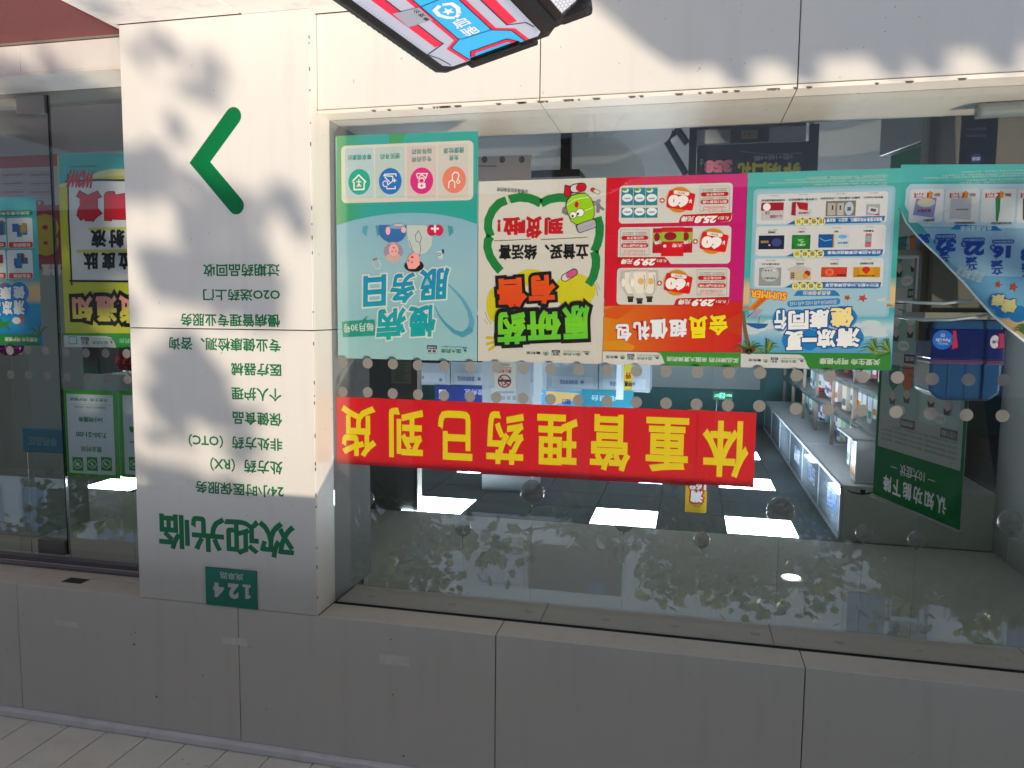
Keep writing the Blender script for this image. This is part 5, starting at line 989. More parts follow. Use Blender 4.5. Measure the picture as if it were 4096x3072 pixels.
# a small carton and a booklet near it
fx = on_y(*q('D', 590, 1150), 0.75)
t = thing('medicine_box', 'small navy and white carton standing beside the water pack', 'box')
m = MB(); m.box(fx[0]-0.035, fx[0]+0.035, 0.75, 0.78, fx[2]-0.1, fx[2]+0.08); m.build('carton', mat('carton #d5d5d8', '#bcbcc4', rough=0.4), t, bevel=0.001)
p = Print(0.75, 'D'); p.rect((575, 1105, 632, 1200), '#1f3478', 1); p.text('药品', (585, 1215, 620, 1240), '#3a3a4a', 1, bold=0.01); p.build('print', t)
m = MB(); m.box(fx[0]-0.1, fx[0]+0.16, 0.73, 0.95, fx[2]-0.125, fx[2]-0.101); o = m.build('shelf_board', mat('stand board', '#8d8a7c', rough=0.6)); tag(o, 'small tan shelf board carrying the navy and white carton', 'shelf')
o.name = 'shelf_board'
# two square tan legs and a sunlit plastic bag of the window stand near the glass
xa, xb = on_y(*q('Q', 810, 900), 0.7)[0], on_y(*q('Q', 1120, 900), 0.7)[0]
m = MB(); m.box(min(xa, xb), max(xa, xb), 0.7, 0.74, FL, 0.1); o = m.build('cardboard_post', mat('tan cardboard', '#5a523b', rough=0.7, noise=0.1)); tag(o, 'tan cardboard post behind the peeled poster', 'post')
t = thing('carton', 'grey carton with blue printed lines behind the torn poster', 'carton')
ca, cb = on_y(*q('Q', 1250, 1000), 0.64), on_y(*q('Q', 1700, 1000), 0.64)
m = MB(); m.box(cb[0]-0.03, ca[0], 0.64, 0.9, -0.95, float(on_y(*q('Q', 1300, 1560), 0.64)[2])+0.3); m.build('box', mat('grey carton', '#5d5b57', rough=0.6), t, bevel=0.003)
p = Print(0.64, 'Q')
for k in range(2): p.text('请放在阴凉干燥处避光保存', (1360, 800-0*k+100*k-20, 1640, 840+100*k-20), '#2c3458', 1, bold=0.02, rot=0)
p.disc(1500, 1240, 90, '#1c2a6a', 1, ry=70); p.text('优活', (1440, 1220, 1560, 1270), '#b9c2d8', 2, bold=0.03); p.build('print', t)
t = thing('bottle', 'white plastic bottle lying on the window sill beyond the peeled poster', 'bottle')
bb = on_z(*q('Q', 1500, 540), ZS+0.03); be = on_z(*q('Q', 2180, 500), ZS+0.03)
bb = Vector(bb); be = Vector(be); 
if bb.y > 0.5: bb.y = 0.42
be.y = min(be.y, 0.48); bb.y = max(0.3, min(bb.y, 0.48)); be = bb+(be-bb).normalized()*0.22
m = MB(); dd = (be-bb).normalized(); m.tube([bb, bb+dd*0.02, bb+dd*0.15, bb+dd*0.17], 0.028, 16); m.build('body', mat('milky plastic', '#7c827e', rough=0.3), t, smooth=True)
m = MB(); m.tube([bb+dd*0.17, bb+dd*0.22], 0.014, 12); m.build('cap', mat('dark cap', '#332a2c', rough=0.4), t)
t = thing('film_highlight', 'clear plastic tub arcs shaped as pale tubes beside the peeled poster', 'tub')
for nm, pts in (('rim', ((330, 1290), (520, 1318), (720, 1322), (900, 1300), (1100, 1235), (1300, 1130), (1480, 1020))), ('band', ((330, 1410), (560, 1442), (760, 1440), (980, 1415), (1180, 1370), (1400, 1300)))):
    m = MB(); m.tube([on_y(*q('D', *a), 0.4) for a in pts], 0.006, 8); m.build(nm, mat('pale film highlight', '#b5c2c8', rough=0.15, coat=0.5), t, smooth=True)  # pale tubes stand for highlight lines on clear plastic film
# black blackboard easel
YB = 1.0
t = thing('blackboard_easel', 'black easel blackboard with handwritten yellow, pink and white offers, in the window', 'blackboard')
def fb(b, y0, d, mt, nm, par, **k): return fbox(nm, 'H', b, y0, d, mt, par, **k)
for b in ((1105, 45, 1145, 900), (1725, 45, 1775, 900)): fb(b, YB, 0.03, BLACK, 'frame_post', t, bevel=0.003)
fb((1146, 42, 1724, 62), YB, 0.03, BLACK, 'frame_rail', t); fb((1146, 148, 1724, 900), YB+0.006, 0.012, mat('slate', '#080809', rough=0.55, noise=0.2, nscale=5), 'slate', t)
fb((1150, 64, 1722, 147), YB+0.02, 0.006, mat('dusty acrylic', '#c3cacf', rough=0.3), 'lower_panel', t)
fb((1330, 55, 1530, 140), YB-0.035, 0.034, mat('black plastic', '#0d0d0e', rough=0.35), 'control_box', t, bevel=0.004)
p = Print(YB-0.035, 'H'); p.rect((1385, 80, 1470, 124), '#a58f63', 1); p.disc(1404, 100, 7, '#3f6fa0', 2); p.disc(1429, 100, 7, '#7a2a20', 2); p.disc(1454, 100, 7, '#3f8fa0', 2); p.rect((1410, 112, 1450, 116), '#6a5a3a', 2); p.build('control_label', t)
p = Print(YB+0.006, 'H'); p.text('9粒×10S×4板', (1450, 206, 1655, 236), '#c9cbd0', 1, bold=0.012, rot=1); p.text('358', (1192, 234, 1338, 300), '#e58da2', 1, bold=0.08); p.text('/盒', (1170, 228, 1192, 262), '#c9cbd0', 1, bold=0.01)
for s_, x in (('养', 1600), ('明', 1518), ('口', 1442), ('礼', 1366)): p.text(s_, (x, 246, x+98 if s_ == '养' else x+74, 330), '#f2ee58', 1, bold=0.06)
p.stroke([(1380, 190), (1520, 204), (1700, 198)], 4, '#8a8c90', 1); p.build('handwriting', t)
for pts in ([(1100, 310), (1000, 142), (1040, 90)], [(1105, 150), (1050, 68)]):
    m = MB(); m.tube([on_y(*q('H', *a), YB+0.05) for a in pts], 0.017, 8); m.build('brace', BLACK, t)
m = MB(); 
for xx in (1125, 1750):
    pz_ = on_y(*q('H', xx, 45), YB+0.015); m.box(pz_[0]-0.03, pz_[0]+0.03, YB-0.15, YB+0.2, FL, FL+0.03)
for xx in (1125, 1750):
    pz_ = on_y(*q('H', xx, 45), YB+0.015); m.box(pz_[0]-0.012, pz_[0]+0.012, YB+0.002, YB+0.028, FL+0.03, pz_[2])
m.build('foot', BLACK, t)
# black side table with a sunlit notice box under it
YT = 0.85
t = thing('side_table', 'black pedestal table peeping out behind the white poster', 'table')
tc_ = on_y(*q('H', 470, 285), YT); zt2 = float(on_y(*q('H', 300, 288), YT)[2]); x_r, x_l = float(on_y(*q('H', -130, 300), YT)[0]), float(on_y(*q('H', 546, 300), YT)[0])
m = MB(); m.box(x_l, x_r, YT, YT+0.5, zt2, zt2+0.035); m.build('top', BLACK, t, bevel=0.006)
pa, pb = on_y(*q('H', 445, 200), YT+0.1)[0], on_y(*q('H', 496, 200), YT+0.1)[0]
m = MB(); m.box(min(pa, pb), max(pa, pb), YT+0.1, YT+0.16, FL+0.02, zt2-0.001); m.build('pedestal', BLACK, t)
m = MB(); m.box(min(pa, pb)-0.2, max(pa, pb)+0.2, YT-0.05, YT+0.4, FL, FL+0.019); m.build('foot', BLACK, t, bevel=0.004)
t = thing('notice_board', 'pale pink perforated board in the sun behind the white poster', 'board')
fbox('board', 'H', (12, 212, 290, 520), 0.72, 0.01, mat('pink board', '#f0dacd', rough=0.6, noise=0.06), t)
p = Print(0.72, 'H'); [p.disc(x, 232, 15, '#5a4f4c', 1, ry=18) for x in (50, 142, 244)]
for k in range(16): p.rect((18+6*k, 262, 22+6*k, 270), '#6a5a52', 1)
p.build('print', t)
t = thing('counter', 'dark glass fronted counter far behind the white poster', 'counter')
m = MB(); m.box(-0.1, 1.6, 5.0, 5.3, FL, -0.16); m.build('body', mat('dark counter', '#33353a', rough=0.3), t, bevel=0.006)
m = MB(); m.box(-0.13, 1.63, 4.97, 5.33, -0.159, -0.12); m.build('top', WHITE, t, bevel=0.004)
t = thing('counter', 'grey service counter in front of the medicine fridges', 'counter')
m = MB(); m.box(-1.0, 3.2, 6.6, 6.9, FL, -0.02); m.build('body', mat('grey counter', '#8f959a', rough=0.4), t, bevel=0.006)
m = MB(); m.box(-1.03, 3.23, 6.57, 6.93, -0.019, 0.02); m.build('top', WHITE, t, bevel=0.004)
# ================================================================== THE DOORWAY: POSTERS AND SIGNS BEHIND THE GLASS
YQ = YD+0.014
t = thing('poster', 'yellow and teal arrival notice poster on the sidelight, partly behind the pillar', 'poster')
sh = paper('sheet', t, (497, 68, 1180, 1632), YQ, grad('lime print', [(0.0, '#c9c84d'), (0.7, '#c8cb57'), (0.86, '#cfcf6a'), (1.0, '#d2ce4a')], 2), 'B')
p = Print(YQ, 'B'); p.poly([(474, 68), (480, 320), (700, 262), (800, 215), (900, 195), (1180, 190), (1180, 66)], '#4bb2b0', 1); p.poly([(480, 320), (700, 262), (800, 215), (900, 195), (1180, 190), (1180, 240), (900, 250), (700, 280), (482, 345)], '#d9d698', 0.6)
p.poly([(556, 284), (1180, 292), (1180, 1102), (582, 1104), (566, 700)], '#e6e6e6', 2); p.build('ground_print', t)
p = Print(YQ, 'B'); p.stroke([(552, 230), (558, 600), (572, 860), (584, 1135)], 16, '#14161c', 4, False); p.stroke([(530, 296), (800, 284), (1180, 290)], 16, '#14161c', 5, False); p.stroke([(566, 1100), (800, 1102), (1180, 1106)], 16, '#14161c', 5, False); p.build('ink_frame', t)
p = Print(YQ, 'B')
for s_, b in (('货', (625, 372, 828, 618)), ('到', (850, 380, 1085, 612))): p.text(s_, b, '#cf2433', 6, bold=0.085, under='#3a1216', ub=0.11, rot=-2)
p.text('WOW!', (556, 205, 760, 345), '#cf2433', 7, bold=0.05, under='#2a1216', ub=0.07, rot=-4, it=0.15); p.text('*规格有限具体请询店内人员', (550, 165, 790, 182), '#2a5a5c', 2, bold=0.0)
p.build('red_lettering', t)
p = Print(YQ, 'B'); p.rect((720, 668, 1120, 692), '#d9d27a', 4); p.rect((622, 845, 1120, 872), '#d9d27a', 4)
for s_, b in (('液', (736, 684, 866, 832)), ('射', (884, 684, 1018, 832)), ('注', (1036, 684, 1165, 832)), ('肽', (678, 866, 802, 1008)), ('度', (822, 866, 942, 1010)), ('拉', (962, 866, 1090, 1010))): p.text(s_, b, '#16161a', 5, bold=0.05)
p.build('black_lettering', t)
p = Print(YQ, 'B')
for s_, b in (('知', (590, 1222, 756, 1425)), ('通', (778, 1215, 950, 1430)), ('货', (968, 1215, 1130, 1445))): p.text(s_, b, grad('salmon print', [(0, '#e6a08a'), (0.45, '#e8a890'), (0.55, '#e6d76a'), (1, '#ead96a')], 2), 6, bold=0.05, under='#17150f', ub=0.2)
p.build('headline', t)
p = Print(YQ, 'B'); p.poly([(500, 1522), (1180, 1528), (1180, 1640), (518, 1632)], '#3f9a4c', 3); p.poly([(518, 1540), (850, 1546), (900, 1556), (925, 1590), (945, 1640), (520, 1634)], '#d9ddd8', 4); p.text('夏美药房', (968, 1566, 1150, 1606), '#a9cfae', 4, bold=0.02); p.build('footer', t)
p = Print(YQ-3.6*EPS, 'B'); logos(p, 645, 915, 1556, 1615, extra=False); p.rect((556, 1548, 626, 1612), '#6fb0b4', 1, r=8); p.rect((564, 1556, 618, 1604), '#d3e2e2', 2, r=6); p.build('logo_row', t)
t = thing('poster', 'turquoise beach poster behind the glass door, cut by the edge of the view', 'poster')
YQ2 = YD+0.02
sh = paper('sheet', t, (-420, 428, 316, 1618), YQ2, grad('beach print three', [(0.0, '#4fb3b6'), (0.4, '#58b8c0'), (0.55, '#57aebc'), (0.6, '#dfc493'), (0.68, '#dcc08e'), (0.72, '#3f9fc0'), (1.0, '#2a7fc2')], 2), 'B')
p = Print(YQ2, 'B'); p.rect((-400, 532, 268, 578), '#2f8d4c', 1, r=20); p.text('支持企事业单位夏令团购', (-180, 540, 244, 570), '#dfeae0', 2, bold=0.03)
for x0 in (62, -155, -372):
    for (y0, y1), caps in zip(((590, 835), (850, 1085)), (('祛暑解渴', '蚊虫叮咬', '清凉解暑'), ('常备药箱', '健康监测', '出行必备'))):
        p.rect((x0, y0, x0+205, y1), '#e3e6e8', 1.4, r=14); p.rect((x0+12, y1-50, x0+204, y1-3), '#d9472f', 2, r=10); p.text(caps[(62-x0)//217], (x0+50, y1-42, x0+188, y1-10), '#f2e6e0', 3, bold=0.03)
        for k in range(6):
            c_ = ['#b9482e', '#3f7fb0', '#6f9a6a', '#d9d4c6', '#4a6aa0', '#c9a23f', '#8f2f3a'][int(rr.random()*7)]; xx = x0+14+rr.random()*130; yy = y0+20+rr.random()*50; p.rect((xx, yy, xx+30+rr.random()*30, yy+50+rr.random()*60), c_, 2+k*0.12)
p.build('product_panel', t)
p = Print(YQ2, 'B')
ws = (('健', (108, 1140, 205, 1245)), ('康', (-5, 1145, 98, 1255)), ('陪', (-110, 1150, -12, 1255)), ('清', (110, 1255, 205, 1375)), ('凉', (20, 1262, 104, 1378)), ('夏', (-80, 1265, 12, 1380)))
for k, (s_, b) in enumerate(ws): p.disc((b[0]+b[2])/2, (b[1]+b[3])/2, 78, '#2f86cf', 1+k*0.04, ry=84)
for s_, b in ws: p.text(s_, b, '#e9ecee', 3, bold=0.05, under='#1f4f9c', ub=0.1)
p.build('headline', t)
p = Print(YQ2, 'B'); p.poly([(95, 1420), (195, 1380), (185, 1440), (130, 1455)], '#d9583a', 1.5); p.disc(135, 1420, 34, '#e4e6e8', 2, ry=28); p.poly([(-10, 1390), (30, 1440), (100, 1400), (60, 1460), (95, 1505), (30, 1470), (-10, 1500)], '#3f8a46', 1.5); p.poly([(25, 1105+1*k*0, ) + () if False else (30+22*(1 if k % 2 == 0 else 0.45)*math.cos(math.radians(36*k)), 1130+22*(1 if k % 2 == 0 else 0.45)*math.sin(math.radians(36*k))) for k in range(10)], '#d9503c', 2)
for k in range(6):
    a = math.radians(20+22*k); p.stroke([(320, 1540), (320-60*math.cos(a), 1540-80*math.sin(a)), (320-110*math.cos(a), 1545-90*math.sin(a))], 14, ['#7f9a4e', '#3f6a36'][k % 2], 2+k*0.05, True, 3)
p.build('beach_picture', t)
p = Print(YQ2, 'B'); p.rect((-420, 1530, 316, 1616), '#3a8a42', 2); p.text('关爱生命 呵护健康', (40, 1556, 308, 1592), '#e0ead9', 3, bold=0.03); p.build('footer', t)
# opening hours sign
def green_sign(lab, b, inner, full):
    t = thing('notice_sign', lab, 'sign'); paper('frame', t, b, YQ, mat('sign green', '#3fa523', rough=0.4), 'C', th=0.003)
    p = Print(YQ, 'C'); p.rect(inner, mat('sign white', '#d6dde3', rough=0.35), 1, r=4); p.build('panel', t); p = Print(YQ-EPS, 'C'); x0, y0, x1, y1 = inner
    if full:
        p.text('营业时间', (540, 722, 676, 760), '#1f7a3c', 1, bold=0.02); p.text('7:30-21:00', (505, 628, 707, 662), '#1f7a3c', 1, bold=0.03); p.text('24小时服务', (520, 528, 684, 562), '#1f7a3c', 1, bold=0.03)
        p.text('若遇临时改变工作时间，按规定服务', (492, 456, 705, 470), '#4a6a5a', 1, bold=0.0); p.rect((470, 444, 738, 446), '#8aa294', 1); p.text('关爱生命  呵护健康', (464, 402, 714, 424), '#2f7a4c', 1, bold=0.01)
    else:
        p.text('国大药房', (x0+50, 604, x0+180, 634), '#2f7a4c', 1, bold=0.03); p.text('China Nutrition', (x0+40, 690, x0+190, 706), '#2a4a8a', 1, bold=0.02); p.poly([(x0+35, 590), (x0+75, 590), (x0+60, 632), (x0+40, 620)], '#3fa04c', 1)
    p.build('lettering', t)
    p = Print(YQ-EPS, 'C')
    for k in range(3):
        a = (482 if full else x0+35)+95*k; p.rect((a, 794, a+71, 884), '#2f9a3c', 1, r=3); cx, cy = a+35, 839
        p.disc(cx, cy, 30, '#dfe9df', 2); p.disc(cx, cy, 25, '#2f9a3c', 2.5)
        if k == 0: p.rect((cx-12, cy-10, cx+12, cy+12), '#dfe9df', 3)
        if k == 1: p.stroke([(cx-8, cy+14), (cx+8, cy-14)], 5, '#dfe9df', 3); p.stroke([(cx+2, cy+12), (cx+12, cy+4)], 4, '#dfe9df', 3.3)
        if k == 2: p.poly([(cx-16, cy-6), (cx-4, cy-10), (cx+2, cy+2), (cx+14, cy+4), (cx+10, cy+12), (cx-6, cy+10)], '#dfe9df', 3)
        p.stroke([(cx-19, cy-19), (cx+19, cy+19)], 6, '#dfe9df', 4, False)
    p.build('prohibition_icons', t)
green_sign('green framed opening hours sign reading 7:30-21:00 on the sidelight', (432, 350, 788, 930), (452, 379, 758, 905), True)
green_sign('second green framed sign, mostly hidden behind the pillar', (797, 358, 1150, 938), (822, 388, 1125, 915), False)
# red sale panel further in, a hanging blue sign and display boards
t = thing('sale_panel', 'large red sale panel with yellow digits inside the doorway', 'sign')
YS_ = 0.95
def sp(b, y=YS_): return b
paper('board', t, (-700, 100, 482, 1010), YS_, mat('dark red board', '#9c1f24', rough=0.5, noise=0.05), 'B', th=0.01)
p = Print(YS_, 'B'); p.rect((-700, 195, 480, 500), '#a9a4a2', 1); p.rect((-700, 510, 480, 900), '#a3201f', 1); p.text('88', (60, 560, 482, 900), '#c9a918', 2, bold=0.06)
for r_ in range(3):
    for c in range(3): xx = 20-230*c+230; p.stroke([(xx-10, 215+70*r_), (xx+190, 220+70*r_), (xx+190, 265+70*r_), (xx-10, 262+70*r_), (xx-10, 215+70*r_)], 3, '#b86a66', 2); p.text('会员权益享受优惠活动', (xx, 232+70*r_, xx+170, 250+70*r_), '#8a3a3a', 2, bold=0.01)
p.rect((290, 448, 358, 490), '#a8232a', 2, r=18); p.text('会', (305, 454, 336, 484), '#e0d4d0', 3, bold=0.03); p.text('超值', (340, 960, 500, 1060), '#d9c9c4', 2, bold=0.06); p.build('print', t)
t = thing('hanging_sign', 'blue hanging sign with pale thin characters inside the doorway', 'sign')
fbox('board', 'C', (147, 605, 470, 768), 1.9, 0.02, mat('steel blue board', '#2f87ad', rough=0.4), t, bevel=0.01)
p = Print(1.9, 'C'); p.text('非药品区', (188, 662, 378, 718), '#a9c9d6', 1, bold=0.008); p.build('lettering', t)
m = MB()
for x in (180, 440): pa = on_y(*q('C', x, 768), 1.91); m.tube([pa, (pa[0], 1.91, CZ)], 0.004, 6)
m.build('hanger', STEEL, t)
for i, (b, y, tx, tb, lab) in enumerate((((200, 160, 400, 283), 5.2, '抗病毒类药', (215, 215, 330, 248), 'white shelf header board with green characters behind the glass door'), ((738, 70, 1000, 248), 4.6, '心血管用药', (780, 188, 960, 220), 'white shelf header board behind the sidelight, next to the pillar'))):
    t = thing('shelf_header', lab, 'shelf sign'); fbox('board', 'C', b, y, 0.03, mat('header white', '#b9bec0', rough=0.4), t)
    p = Print(y, 'C'); p.text(tx, tb, '#3a4a44', 1, bold=0.012); p.rect((tb[2]+20, tb[1]-6, tb[2]+52, tb[3]), '#2f8a5a', 1); p.build('lettering', t)
t = thing('framed_picture', 'dark blue framed picture inside behind the door edge', 'picture')
fbox('frame', 'C', (284, -60, 400, 220), 3.4, 0.03, mat('grey frame', '#4a4d52', rough=0.4), t); fbox('picture', 'C', (302, -60, 388, 200), 3.39, 0.009, mat('night picture', '#1c2238', rough=0.3, noise=0.4, nscale=9), t)
t = thing('display_case', 'brownish display case with a green label behind the sidelight', 'display case')
fbox('case', 'C', (428, -300, 660, 238), 3.3, 0.4, mat('case frame', '#5b5f58', rough=0.4), t); fbox('front', 'C', (436, -300, 640, 200), 3.29, 0.009, mat('case front', '#5a5148', rough=0.25, noise=0.3, nscale=7), t)
fbox('label', 'C', (548, 198, 648, 234), 3.285, 0.004, mat('case label', '#1f5a33', rough=0.5), t)
t = thing('wall_pier', 'pale grey wall pier behind the glass door', 'pier')
m = MB(); xa, xb = sorted((float(on_y(*q('C', 205, 400), 2.6)[0]), float(on_y(*q('C', -300, 400), 2.6)[0]))); m.box(xa, xb, 2.6, 3.2, FL, CZ-0.002); m.build('shaft', GREYW, t)
for i, (tl, x, y, c_) in enumerate((('C', 850, 160, '#a01f22'), ('C', 70, 60, '#b0309a'))):
    t = thing('foil_balloon', ['red foil balloon half hidden behind the pillar', 'magenta foil balloon beside the beach poster in the doorway'][i], 'balloon'); c = on_y(*q(tl, x, y), 2.2); m = MB()
    for sx in (-0.035, 0.035): m.lathe((c[0]+sx, c[1], c[2]), [(max(0.001, 0.07*math.sin(math.pi*j/10)), -0.075*math.cos(math.pi*j/10)) for j in range(11)], 18)
    m.build('skin', mat('foil '+c_, c_, rough=0.12, metal=0.8), t, smooth=True); m = MB(); m.tube([(c[0], c[1], c[2]+0.07), (c[0], c[1], CZ)], 0.0015, 5); m.build('string', STEEL, t)
# ================================================================== THE SCOOTER'S TAIL BOX
kq = 0.86
TB = CAM+(np.array([0.75, -0.577, -0.719])-CAM)*kq; TR = CAM+(np.array([0.404, -0.652, -0.783])-CAM)*kq; TL = CAM+(np.array([0.858, -1.042, -0.758])-CAM)*kq
TB, TR, TL = Vector(TB), Vector(TR), Vector(TL)
e1 = (TR-TB).normalized(); e2 = (TL-TB); e2 = (e2-e1*e2.dot(e1)).normalized(); nn = e1.cross(e2)
if nn.z < 0: nn = -nn
W1 = (TR-TB).length; W2 = 0.46
BX = lambda a, b, c: TB+e1*a+e2*b+nn*c                      # a along the far edge, b towards the camera, c up
box = thing('tail_box', 'black scooter tail box with a white, blue and red lid', 'scooter box')
BP = mat('black box plastic', '#17171a', rough=0.42, noise=0.12, nscale=30, bump=0.1, bscale=200); CARB = mat('carbon weave', '#2a2b2f', rough=0.3, noise=0.4, nscale=180)
m = MB()
def loop(o, c, ch): return [(-o+ch, -o, c), (W1+o-ch, -o, c), (W1+o, -o+ch, c), (W1+o, W2+o-ch, c), (W1+o-ch, W2+o, c), (-o+ch, W2+o, c), (-o, W2+o-ch, c), (-o, -o+ch, c)]
LP = [loop(-0.004, 0.0, 0.014), loop(0.012, -0.005, 0.02), loop(0.022, -0.02, 0.022), loop(0.02, -0.026, 0.022)]
m.v += [tuple(BX(*a)) for L in LP for a in L]
m.f.append(tuple(range(8))); m.m.append(0)
for r_ in range(3):
    for k in range(8): j = (k+1) % 8; m.f.append((r_*8+k, r_*8+j, (r_+1)*8+j, (r_+1)*8+k)); m.m.append(0)
m.f.append(tuple(range(24, 32))); m.m.append(0); lid = m.build('lid', BP, box)
def flare(o, r, c, ch): return [(a+(r-o if a > W1 else 0), b, c) for a, b, c in loop(o, c, ch)]
m = MB(); LP = [flare(0.018, 0.018, -0.0265, 0.022), flare(0.03, 0.040, -0.030, 0.028), flare(0.036, 0.098, -0.045, 0.03), flare(0.046, 0.104, -0.12, 0.03), flare(0.0, 0.0, -0.26, 0.03)]
m.v += [tuple(BX(*a)) for L in LP for a in L]; m.f.append(tuple(range(8))); m.m.append(0)
for r_ in range(4):
    for k in range(8): j = (k+1) % 8; m.f.append((r_*8+k, r_*8+j, (r_+1)*8+j, (r_+1)*8+k)); m.m.append(0)
m.f.append(tuple(range(32, 40))); m.m.append(0); m.build('body', BP, box)
def obox(a0, a1, b0, b1, c0, c1, name, mt, par, bev=0.002):
    m = MB(); P = [BX(a, b, c) for c in (c0, c1) for b in (b0, b1) for a in (a0, a1)]; m.v = [tuple(p) for p in P]
    m.f = [(0, 2, 3, 1), (4, 5, 7, 6), (0, 1, 5, 4), (2, 6, 7, 3), (0, 4, 6, 2), (1, 3, 7, 5)]; m.m = [0]*6; return m.build(name, mt, par, bevel=bev)
fw = W1
obox(0.25*fw, 0.87*fw, -0.024, 0.006, -0.022, 0.003, 'latch_bar', BP, box, 0.005); obox(0.33*fw, 0.77*fw, 0.01, 0.03, 0.0005, 0.011, 'handle', mat('glossy black', '#060607', rough=0.25), box, 0.003)
obox(-0.04, 0.01, -0.035, 0.03, -0.12, -0.03, 'corner_guard', BP, box, 0.012); obox(W1+0.015, W1+0.105, -0.042, 0.012, -0.08, -0.03, 'corner_guard', BP, box, 0.012)
for j in range(3): obox(W1+0.092, W1+0.116, 0.004+0.032*j, 0.024+0.032*j, -0.09, -0.04, 'side_rib', CARB if j % 2 else BP, box, 0.005)
obox(-0.052, -0.03, 0.07, 0.16, -0.1, -0.06, 'side_handle', BP, box, 0.008)
st_m = MB()
for j in range(17): st_m.k = 0; b_ = 0.03+j*0.02; st_m.quad([BX(-0.0125, b_, -0.0035), BX(-0.0125, b_+0.008, -0.0035), BX(-0.0185, b_+0.008, -0.0125), BX(-0.0185, b_, -0.0125)])
st_m.build('rim_notches', mat('rim notch', '#4a4a4e', rough=0.5), box)
p = Print(frame=(TB+nn*0.0008, e1, e2, nn))
p.poly([(0.15*fw, 0.06*fw), (0.92*fw, 0.055*fw), (0.962*fw, 0.10*fw), (0.962*fw, W2-0.02), (0.085*fw, W2-0.02), (0.09*fw, 0.12*fw)], '#c3c7d6', 1); p.build('lid_panel', lid)
SKY, DARK, LR = '#58c0f2', '#262c40', '#f0465e'
p = Print(frame=(TB+nn*(0.0008+EPS*1.2), e1, e2, nn))
def poly_(pts, h, L): p.poly([(a*fw, b*fw) for a, b in pts], h, L)
def st_(pts, wd, h, L): p.stroke([(a*fw, b*fw) for a, b in pts], wd*fw, h, L, False)
WE = W2/fw-0.07
poly_([(0.30, 0.07), (0.82, 0.06), (0.80, 0.26), (0.685, 0.36), (0.69, WE), (0.41, WE), (0.395, 0.40), (0.28, 0.33)], SKY, 0.6)
for sg, pts in ((0, [(0.295, 0.07), (0.272, 0.33), (0.385, 0.405), (0.402, WE)]), (1, [(0.83, 0.06), (0.812, 0.265), (0.695, 0.368), (0.70, WE)])):
    st_(pts, 0.034, LR, 1.2+0.1*sg); st_([(x+(0.02 if sg == 0 else -0.02), y) for x, y in pts], 0.01, DARK, 1.7+0.1*sg)
st_([(0.235, 0.42), (0.225, WE)], 0.075, LR, 1.2); st_([(0.09, 0.36), (0.28, 0.43), (0.272, 0.50), (0.268, WE)], 0.011, DARK, 1.9); st_([(0.15, 0.10), (0.13, 0.26), (0.09, 0.36)], 0.011, DARK, 2.2)
st_([(0.845, 0.36), (0.84, WE)], 0.08, LR, 1.2); st_([(0.955, 0.20), (0.93, 0.30), (0.80, 0.36), (0.795, WE)], 0.011, DARK, 1.9)
st_([(0.36, 0.11), (0.40, 0.165), (0.70, 0.155), (0.74, 0.10)], 0.045, LR, 2.4); st_([(0.345, 0.11), (0.39, 0.19), (0.71, 0.18), (0.755, 0.10)], 0.009, DARK, 2.9)
st_([(0.41, 0.415), (0.43, 0.395), (0.66, 0.375), (0.675, 0.39)], 0.010, '#1f5f9a', 2.2); st_([(0.42, 0.96), (0.68, 0.96)], 0.010, '#1f5f9a', 2.5)
p.build('lid_graphic', lid)
p = Print(frame=(TB+nn*(0.0008+EPS*4.4), e1, e2, nn))
def ltext(s, a0, b0, a1, b1, h, bold):
    V_, F_ = glyphs(s, bold); mn, mx = V_.min(0), V_.max(0); Q = []
    for a, c, e in V_:
        x_, z_ = (a-mn[0])/(mx[0]-mn[0]), (c-mn[1])/(mx[1]-mn[1]); Q.append(((a0+(a1-a0)*x_)*fw, (b0+(b1-b0)*z_)*fw, e*0.001))
    p.raw(Q, F_, h, 1)
cx, cy = 0.545, 0.80                                         # emblem: shield of three strokes round a star
sh_ = [(cx-0.01, cy+0.10), (cx-0.07, cy+0.07), (cx-0.078, cy-0.005), (cx-0.045, cy-0.07), (cx-0.003, cy-0.10)]
st_(sh_, 0.034, '#f6f9fa', 1); st_([(2*cx-x, y) for x, y in sh_[:4]], 0.034, '#f6f9fa', 1.3); st_([(cx+0.04, cy-0.078), (cx+0.004, cy-0.10)], 0.034, '#f6f9fa', 1.6)
poly_([(cx+0.05*(1 if k % 2 == 0 else 0.42)*math.sin(math.radians(36*k)), cy+0.055*(1 if k % 2 == 0 else 0.42)*math.cos(math.radians(36*k))) for k in range(10)], '#f6f9fa', 1)
ltext('启', 0.475, 0.55, 0.60, 0.675, '#f6f9fa', 0.02); ltext('驰', 0.475, 0.41, 0.60, 0.53, '#f6f9fa', 0.02)
p.build('emblem', lid)
p = Print(frame=(TB+nn*(0.0008+EPS*5), e1, e2, nn)); p.rect((0.205*fw, 0.78*fw, 0.40*fw, 1.0*fw), '#a9adb8', 1)
p = Print(frame=(TB+nn*(0.0008+EPS*5), e1, e2, nn)); p.poly([(0.205*fw, 0.80*fw), (0.395*fw, 0.775*fw), (0.405*fw, 0.97*fw), (0.215*fw, 1.02*fw)], '#a9adb8', 1)
for k, c_ in enumerate('公安备'): ltext(c_, 0.345, 0.79+0.062*(2-k), 0.39, 0.84+0.062*(2-k), '#1d1d22', 0.03)
p.build('registration_sticker', lid)
Vs = [BX(W1+0.044, 0.022, -0.0310), BX(W1+0.090, 0.034, -0.0429), BX(W1+0.090, W2-0.02, -0.0429), BX(W1+0.044, W2-0.01, -0.0310)]
